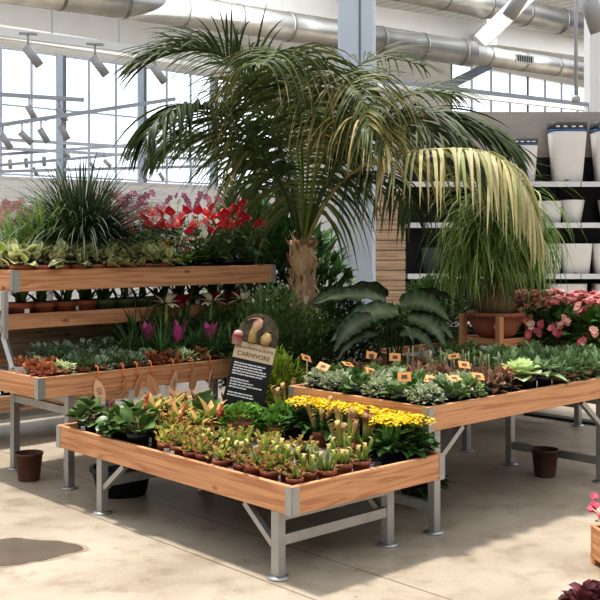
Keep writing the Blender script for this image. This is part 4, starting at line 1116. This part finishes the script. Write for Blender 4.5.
for i in range(10):
    for j in range(2):
        k = ['orchid_v','spath','orchid_p','guzmania','orchid_v'][(i*2+j) % 5]
        nmk = {'orchid_v':'purple orchid','spath':'white peace lily','orchid_p':'pink orchid','guzmania':'orange bromeliad'}[k]
        place(k, f2(-1.5+i*.33, -.25+j*.4), '%s on the second far bench, row %s, %s along' % (nmk, ['one','two'][j], ORD[i]), 'plants on the second far bench', None, 1.15)
f3 = far_bench(-2.6, 8.3, 2.2, .9, .35, 'low far bench glimpsed under the tiered bench')
for i in range(8):
    for j in range(2):
        place('roundleaf', f3(-.95+i*.27, -.2+j*.4), 'dark green plant on low far bench, row %s, %s along' % (['one','two'][j], ORD[i]), 'plants on the low far bench', None, 1.1)

# ------------------------------------------------------------------ shelving with white planters
SY = 12.4
def sx_(px, Y=SY): return (px-300)/F_PX*Y
sh = empty('display_shelving', 'tall black display shelving holding white planters', 'shelving', (0,0,0))
x0, x1 = sx_(406), sx_(640)
def zz(py, Y=SY): return CAM_H-(py-HOR)/F_PX*Y
m = MB(); m.box((x0, SY+.36, 0), (x1, SY+.40, zz(155)), 'black'); m.build('back_panel', sh)
m = MB(); m.box((x0, SY+.37, zz(155)), (x1, SY+.40, zz(108)), 'wallpanel'); m.build('upper_panel', sh)
for x in (x0, sx_(478), sx_(566), x1-.04):
    m = MB(); m.box((x, SY+.33, 0), (x+.05, SY+.37, zz(150)), 'black'); m.build('upright', sh)
shelf_z = [zz(181)-.02, zz(222)-.02, zz(273)-.02, zz(322)]
for z in shelf_z:
    for (a, b) in ((x0+.02, sx_(478)), (sx_(480), sx_(580)), (sx_(580.8), x1)):
        m = MB(); m.box((a, SY-.02, z-.05), (b, SY+.36, z), 'black'); o = m.build('shelf_board', sh)
        m = MB(); m.box((a, SY-.03, z-.052), (b, SY-.02, z+.012), 'shelfedge'); m.build('shelf_edge', o)
def planter(cx, z, w, h, label, mat='whitepot', square=False, band=None, taper=.80, group='planters on the black shelving'):
    root = empty('planter', label, 'planter', (cx, SY+.17, z), 0, group)
    m = MB(); n = 28; r = w/2
    def sq(t):
        p = 5. if square else 2.
        return (abs(math.cos(t))**p+abs(math.sin(t))**p)**(-1/p)
    prof = [(r*taper*.96,0),(r*taper,h*.02),(r,h*.985),(r*.985,h),(r*.92,h),(r*taper*.86,h*.35)]
    d = min(1, .30/w)
    m.lathe(prof, mat, n, (0,0,0), wob=lambda t, j: sq(t)-1)
    o = m.build('body', root); o.scale = (1, d if d < 1 else 1, 1)
    if mat == 'whitepot':
        m = MB(); m.box((-w*.13,-r*taper*d*1.06-.012,h*.045),(-w*.03,-r*taper*d*1.06-.006,h*.062),'ink'); m.build('brand_mark', root)
    if band:
        m = MB(); m.lathe([(r*1.0,h*1.0),(r*1.015,h*1.0),(r*1.03,h*1.17),(r*.98,h*1.17)], 'charcoal', n, (0,0,0), wob=lambda t, j: sq(t)-1); o2 = m.build('liner', root); o2.scale = (1,d if d < 1 else 1,1)
        m = MB(); m.lathe([(r*1.022,h*1.0),(r*1.024,h*1.035)], 'blueprint', n, (0,0,0), wob=lambda t, j: sq(t)-1); o3 = m.build('label_band', o2)
        m = MB()
        for q in (-.7,-.3,.15,.55): m.box((q*r-.015,-r*1.045,h*1.07),(q*r+.03,-r*1.03,h*1.10),'card')
        m.build('print_marks', o2)
S0, S1, S2, S3 = shelf_z
px1 = SY/F_PX
for (px, w, z, h, lab, kw) in [
    (567,37,S0,52,'tallest white square planter with dark liner on top shelf',dict(square=True,band=1,taper=.78)), (523,27,S0,38,'smaller white planter with dark liner on top shelf',dict(square=True,band=1,taper=.80)),
    (610,37,S0,52,'tall white planter at the end of the top shelf',dict(square=True,band=1,taper=.78)),
    (572,25,S1,24,'white tapered planter on second shelf, rightmost of its trio',dict(taper=.68)), (550,21,S1,23,'white square planter on second shelf, middle of its trio',dict(square=True,taper=.88)), (533,19,S1,23,'white planter on second shelf, beside the palm tips',dict(square=True,taper=.88)), (610,25,S1,24,'white planter at the end of second shelf',dict(taper=.68)),
    (575,32,S2,31,'wide white square planter on third shelf',dict(square=True,taper=.82)), (549,24,S2,31,'white planter on third shelf behind the ponytail leaves',dict(square=True,taper=.82)), (606,30,S2,31,'white planter on third shelf at the picture edge',dict(square=True,taper=.82)),
    (566,40,S3,38,'low wide white planter on bottom shelf above the begonias',dict(square=True,taper=.85)), (606,26,S3,38,'white planter on bottom shelf at the picture edge',dict(square=True,taper=.85)),
    (432,22,S2,27,'dark charcoal planter on third shelf beside the slatted panel',dict(mat='charcoal',taper=.74)), (450,18,S3,34,'charcoal planter on the bottom shelf near the slats',dict(mat='charcoal',taper=.8)),
    (470,20,S1,24,'charcoal planter on second shelf behind the pale frond',dict(mat='charcoal',taper=.75)), (495,20,S2,28,'charcoal planter on third shelf behind the ponytail palm',dict(mat='charcoal',taper=.75))]:
    planter(sx_(px, SY+.17), z+.0005, w*px1, h*px1, lab, **kw)

# slatted wood panel and column
m = MB(); Yp = 11.6; xa, xb = sx_(367,Yp), sx_(405.5,Yp); sl = 10*Yp/F_PX
n = int((CAM_H+(HOR-190)/F_PX*Yp)/sl)
pan = empty('slatted_panel', 'pale wood panel of wide horizontal slats beside the white column', 'panel', ((xa+xb)/2, Yp, 0))
for k in range(n):
    m.box((xa-(xa+xb)/2, 0, k*sl+.006), (xb-(xa+xb)/2, .03, (k+1)*sl-.006), 'palewood', .003)
m.build('slats', pan)
m = MB(); m.box((xa-(xa+xb)/2+.01, .03, 0), (xb-(xa+xb)/2-.01, .05, n*sl), 'shelfedge'); m.build('backing', pan)
m = MB(); Yc = 11.2; w = .40
m.box((-w*.5,-w*.5,0),(w*.5,w*.5,7.5),'column',.025); m.box((-w*.5-.004,-w*.5-.004,0),(w*.5+.004,w*.5+.004,zz(271,Yc)),'column',.02)
m.box((.03,-w*.5-.008,2.2),(.05,-w*.5,7.5),'mullion_dark')
struct(m.build('column', None, (sx_(357,Yc), Yc, 0), R_(-6)))

# ------------------------------------------------------------------ the hall
m = MB(); m.add([(-20,-6,0),(20,-6,0),(30,45,0),(-20,45,0)], [(0,1,2,3)], 'floor'); struct(m.build('floor'))
WO = Vector((-5.9, 20, 0)); WT = Matrix.Translation(WO) @ Matrix.Rotation(TH, 4, 'Z')
wall = bpy.data.objects.new('wall_rear', None); C.objects.link(wall); wall.matrix_world = WT; wall['kind'] = 'structure'
def wpart(name, m, kind_='structure'): o = m.build(name, wall); return o
ZS, ZT, ZC = 2.86, 5.42, 7.5
S_L, S_R = -4.0, 7.4
m = MB(); m.box((S_L,0,0),(S_R,.2,ZS),'white'); m.box((S_L,0,ZT),(S_R,.2,ZC),'white'); m.box((S_R,0,0),(14.0,.2,ZC),'white')
m.box((14.0,0,0),(30,.2,5.2),'white'); m.box((14.0,0,6.75),(30,.2,ZC),'white'); wpart('wall_panel', m)
m = MB(); m.box((S_L,-.02,ZS-.06),(S_R,.0,ZS),'shelfedge'); wpart('sill', m)
# glazing
win = bpy.data.objects.new('window_1', None); C.objects.link(win); win.matrix_world = WT; win['kind'] = 'structure'
step = .66; k = 0; s = S_L
i0 = -6
for i in range(i0, 12):
    s = .02+i*step
    if s > S_R: break
    thick = (i-2) % 3 == 0
    m = MB()
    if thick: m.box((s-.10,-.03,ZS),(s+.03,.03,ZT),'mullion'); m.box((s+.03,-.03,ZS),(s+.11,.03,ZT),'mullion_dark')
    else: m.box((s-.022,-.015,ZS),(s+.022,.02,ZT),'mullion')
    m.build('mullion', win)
for z in (ZS+.04, 4.27, ZT-.04):
    m = MB(); m.box((S_L,-.012,z-.018),(S_R,.015,z+.018),'mullion'); m.build('transom', win)
m = MB(); m.box((S_L,.055,ZS),(S_R,.065,ZT),'glass'); m.build('glass', win)
w2 = bpy.data.objects.new('window_2', None); C.objects.link(w2); w2.matrix_world = WT; w2['kind'] = 'structure'
for i in range(18):
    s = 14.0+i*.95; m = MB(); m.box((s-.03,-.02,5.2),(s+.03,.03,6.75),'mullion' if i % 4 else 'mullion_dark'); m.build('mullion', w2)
m = MB(); m.box((14,-.03,5.93),(30,.05,6.0),'mullion'); m.box((14,-.03,5.2),(30,.05,5.27),'mullion'); m.build('transom', w2)
m = MB(); m.box((14,.055,5.2),(30,.065,6.75),'glass'); m.build('glass', w2)
m = MB(); m.box((-5.5,-7.2,ZC),(31,.2,ZC+.15),'ceiling'); o = m.build('ceiling'); o.matrix_world = WT; struct(o)
# a low grey building outside the window
o = MB(); o.box((-.5,14,0),(2.4,20,6.2),'mullion'); bo = o.build('outside_building'); bo.matrix_world = WT; tag(bo, 'pale blue-grey building seen low through the windows', 'building')

# white corner pillar on the far right
m = MB(); Yq = 14.5; m.box((-.17,-.17,0),(.17,.17,7.4),'white',.01); struct(m.build('pillar', None, (sx_(599,Yq), Yq, 0)))

# ducts
def duct(name, p, q, r, label, ring=1.1, r2=None):
    root = empty(name, label, 'duct', p)
    p = Vector(p); q = Vector(q); L = (q-p).length; d = (q-p)/L
    m = MB(); m.tube([(0,0,0), q-p], [r, r2 or r], 'duct', 28); m.build('body', root)
    k = .4
    while k < L:
        m = MB(); m.tube([d*k, d*(k+.05)], r*1.03, 'ductring', 28); m.build('joint_ring', root); k += ring
    return root
def dz(px, py, z): return G(px, py, z)
A1, A2, A3 = dz(-40,-21,5.0), dz(470,53.5,5.0), dz(640,79,5.0)
d1 = duct('air_duct', A1, A2, .235, 'large round silver air duct crossing above the palm', .95)
d2 = duct('narrow_air_duct', A2, A3, .185, 'narrower silver duct continuing toward the shelving', .95)
# grille set in the big duct
g0 = dz(333,33,5.0); dv = (A2-A1).normalized(); gp = A1+dv*((g0-A1).dot(dv))
m = MB()
sdv = Vector((dv.y,-dv.x,0))
m.bar(Vector((0,0,0)), dv*.62, .02, .20, 'steel'); 
for k in range(9): m.bar(dv*(.04+k*.06)+sdv*.012, dv*(.075+k*.06)+sdv*.012, .01, .13, 'black')
g = m.build('grille', d1); g.location = gp-A1+sdv*.232
gp = A2+dv*1.0
m = MB(); m.bar(Vector((0,0,0)), dv*.5, .02, .16, 'steel')
for k in range(7): m.bar(dv*(.04+k*.06)+sdv*.012, dv*(.075+k*.06)+sdv*.012, .01, .11, 'black')
g = m.build('grille', d2); g.location = gp-A2+sdv*.182
duct('upper_air_duct', dz(330,-28,6.3), dz(640,38,6.3), .27, 'higher silver air duct close under the ceiling', 1.2)
duct('upper_air_duct', dz(-60,-42,6.6), dz(340,14,6.6), .20, 'thin high duct above the large silver one', 1.2)
# beams
def beam(p, q, w, h, label, name='roof_beam', mat='white'):
    p = Vector(p); m = MB(); m.bar((0,0,0), Vector(q)-p, w, h, mat); o = m.build(name, None, p); o['kind'] = 'structure'; return o
beam(dz(220,-4,5.9), dz(650,58,5.9), .18, .42, '')
beam(dz(-40,26,5.0), dz(345,84,5.0), .14, .22, '')
beam(dz(-40,38,4.9), dz(240,78,4.9), .10, .07, '')
beam(dz(480,42,5.3), dz(545,-22,6.45), .18, .30, '')
beam(dz(478,46,5.6), dz(492,32,5.6), .2, .5, '')
beam(dz(380,85,4.0), dz(610,111,4.0), .10, .10, '')
m = MB(); b0, b1 = dz(440,90,4.9), dz(488,66,5.6); m.bar(b0, b1, .2, .16, 'mullion_dark'); struct(m.build('roof_beam'))
# suspension rods
for i, (x, y0, y1, z) in enumerate(((52,10,36,5.05),(119,20,46,5.05),(105,34,20,5.05),(200,20,58,5.05))):
    p = dz(x, y1, z); m = MB(); m.tube([(0,0,0),(0,0,1.9)], .012, 'track', 6); struct(m.build('trim_rod', None, p))

# track lights
def spot(p, label, s=1., lean=.6, az=.4, up=.25):
    root = empty('spotlight', label, 'spotlight', p, az, 'track spotlights')
    root.scale = (s,s,s)
    m = MB(); m.tube([(0,0,up),(0,0,.02)], .018, 'lamp', 8); m.box((-.14,-.03,up-.01),(.14,.03,up+.03),'lamp',.004); m.build('mount', root)
    m = MB(); d = Vector((math.sin(lean), 0, -math.cos(lean))); 
    m.tube([d*-.06, d*.30], [.075,.075], 'lamp', 18); b = m.build('lamp_head', root)
    m = MB(); m.tube([d*.301, d*.304], [.06,.06], 'card', 16); m.build('lens', b)
def track(px0, py0, px1_, py1, Y0, Y1, label):
    a, b = P(px0,py0,Y0), P(px1_,py1,Y1); m = MB(); m.bar((0,0,0), b-a, .05, .05, 'track')
    tag(m.build('lighting_track', None, a), label, 'lighting track', 'lighting tracks before the windows')
    return a, b
SP = [(28,50,10.6,.66),(95,60,11,.66),(155,69,11.4,.62)]
for i, (x, y, Y, s) in enumerate(SP):
    spot(P(x,y,Y), 'large grey spotlight under the roof beam, %s from the outer side' % ORD[i], s, .65, .3)
beam(P(-60,24,10.4)+Vector((0,0,0)), P(230,62,11.9), .07, .09, '')
TR = [(-20,93,84,100,13,13.4,[(29,105),(59,107)]), (-20,128,175,99,12.6,14,[(3,132),(22,127),(41,124),(62,123)]), (-20,138,215,152,16,18,[(65,147),(124,113)]), (-20,147,215,160,17,18.6,[(105,156)]), (-20,156,200,140,17,19,[(10,157),(26,155),(44,154),(128,146)]), (-20,167,215,146,17.5,19.5,[(34,167),(91,165),(158,146)]), (-20,172,215,166,17,19,[(142,171),(160,169)])]
qn = 0
for i, (xa_, ya, xb_, yb, Ya, Yb, sp_) in enumerate(TR):
    track(xa_, ya, xb_, yb, Ya, Yb, 'thin lighting track before the windows, %s down from the roof beam' % ORD[i])
    for (x, y) in sp_:
        t = (x-xa_)/(xb_-xa_); Y = Ya+(Yb-Ya)*t; yy = ya+(yb-ya)*t
        pp = P(x, yy, Y); sc_ = .44 if i > 1 else .56; pp.z -= .26*sc_+.01
        spot(pp, 'small spotlight hanging on %s track, at %s place among the small ones' % (ORD[i], ORD[qn % 20]), sc_, rnd.uniform(.4,.8)*(1 if i != 4 else .1), rnd.uniform(0,.5)); qn += 1
track(380,80,600,106,13.5,14.5,'white lighting track below the silver ducts, toward the shelving')
# pendant rod and lamp on the right
def pend(px, py0, py1, Y, label):
    root = empty('pendant_lamp', label, 'pendant lamp', P(px,py1,Y))
    m = MB(); m.tube([(0,0,0),(0,0,(py1-py0)/F_PX*Y)], .02, 'track', 8); m.build('rod', root)
    m = MB(); m.lathe([(.02,.02),(.05,0),(.05,-.06),(.03,-.07)], 'lamp', 14); m.build('joint', root)
pend(576,-60,97,11.9,'thin white hanging rod in front of the shelving wall')
spot(P(588,-2,9.5), 'big pale spotlight cut by the top edge near the hanging rod', 1.1, .35, .2)
spot(P(525,-8,10.5), 'pale spotlight cut by the top edge above the roof brace', 1.0, .6, 2.8)

# ------------------------------------------------------------------ light, sky, camera
w = bpy.data.worlds.new('World'); bpy.context.scene.world = w; w.use_nodes = True
nt = w.node_tree; nt.nodes.clear()
bg = nt.nodes.new('ShaderNodeBackground'); wo = nt.nodes.new('ShaderNodeOutputWorld')
tc = nt.nodes.new('ShaderNodeTexCoord'); nz = nt.nodes.new('ShaderNodeTexNoise'); nz.inputs['Scale'].default_value = 2.5
nt.links.new(tc.outputs['Generated'], nz.inputs['Vector'])
rp = nt.nodes.new('ShaderNodeValToRGB'); rp.color_ramp.elements[0].color = (.86,.92,1,1); rp.color_ramp.elements[1].color = (1,1,1,1)
nt.links.new(nz.outputs[0], rp.inputs[0]); nt.links.new(rp.outputs[0], bg.inputs[0])
sep = nt.nodes.new('ShaderNodeSeparateXYZ'); nt.links.new(tc.outputs['Generated'], sep.inputs[0])
def mrange(src, a, b, c, d):
    n = nt.nodes.new('ShaderNodeMapRange'); n.interpolation_type = 'SMOOTHSTEP'
    for k, v in zip(('From Min','From Max','To Min','To Max'), (a,b,c,d)): n.inputs[k].default_value = v
    nt.links.new(src, n.inputs[0]); return n.outputs[0]
def mth(op, x, y):
    n = nt.nodes.new('ShaderNodeMath'); n.operation = op; nt.links.new(x, n.inputs[0]); nt.links.new(y, n.inputs[1]); return n.outputs[0]
# bright overcast sky: brightest high up and toward the windows, dim at the horizon behind the viewer
up_ = mrange(sep.outputs[2], -.02, .6, .19, 1.2)
back_ = mrange(sep.outputs[1], .55, .92, 0., 1.5)
nt.links.new(mth('ADD', up_, back_), bg.inputs[1])
nt.links.new(bg.outputs[0], wo.inputs[0])
for (x, y, z, e) in ((-1.5,15.5,6.6,170),(6,17,6.8,190)):  # fill lights added above the view to brighten the rear wall and ceiling
    al = bpy.data.lights.new('hall_fill','AREA'); al.size = 4.5; al.energy = e; al.color = (1,.98,.95)
    ao = bpy.data.objects.new('hall_fill', al); C.objects.link(ao); ao.location = (x,y,z); ao.rotation_euler = Vector((-.1,.75,-.35)).to_track_quat('-Z','Y').to_euler()
sl_ = bpy.data.lights.new('sun', 'SUN'); sl_.energy = 4.0; sl_.angle = R_(5); sl_.color = (1,.95,.87)
so = bpy.data.objects.new('sun', sl_); C.objects.link(so)
so.rotation_euler = Vector((.28,-.29,-1)).to_track_quat('-Z','Y').to_euler()
cam = bpy.data.cameras.new('camera'); co = bpy.data.objects.new('camera', cam); C.objects.link(co)
co.location = (0,0,CAM_H); co.rotation_euler = (PI/2,0,0)
cam.sensor_width = 36; cam.lens = F_PX/600*36; cam.shift_y = -.1; cam.clip_end = 200
bpy.context.scene.camera = co
sc = bpy.context.scene
sc.view_settings.view_transform = 'Standard'; sc.view_settings.look = 'Medium High Contrast'; sc.view_settings.exposure = 0.04
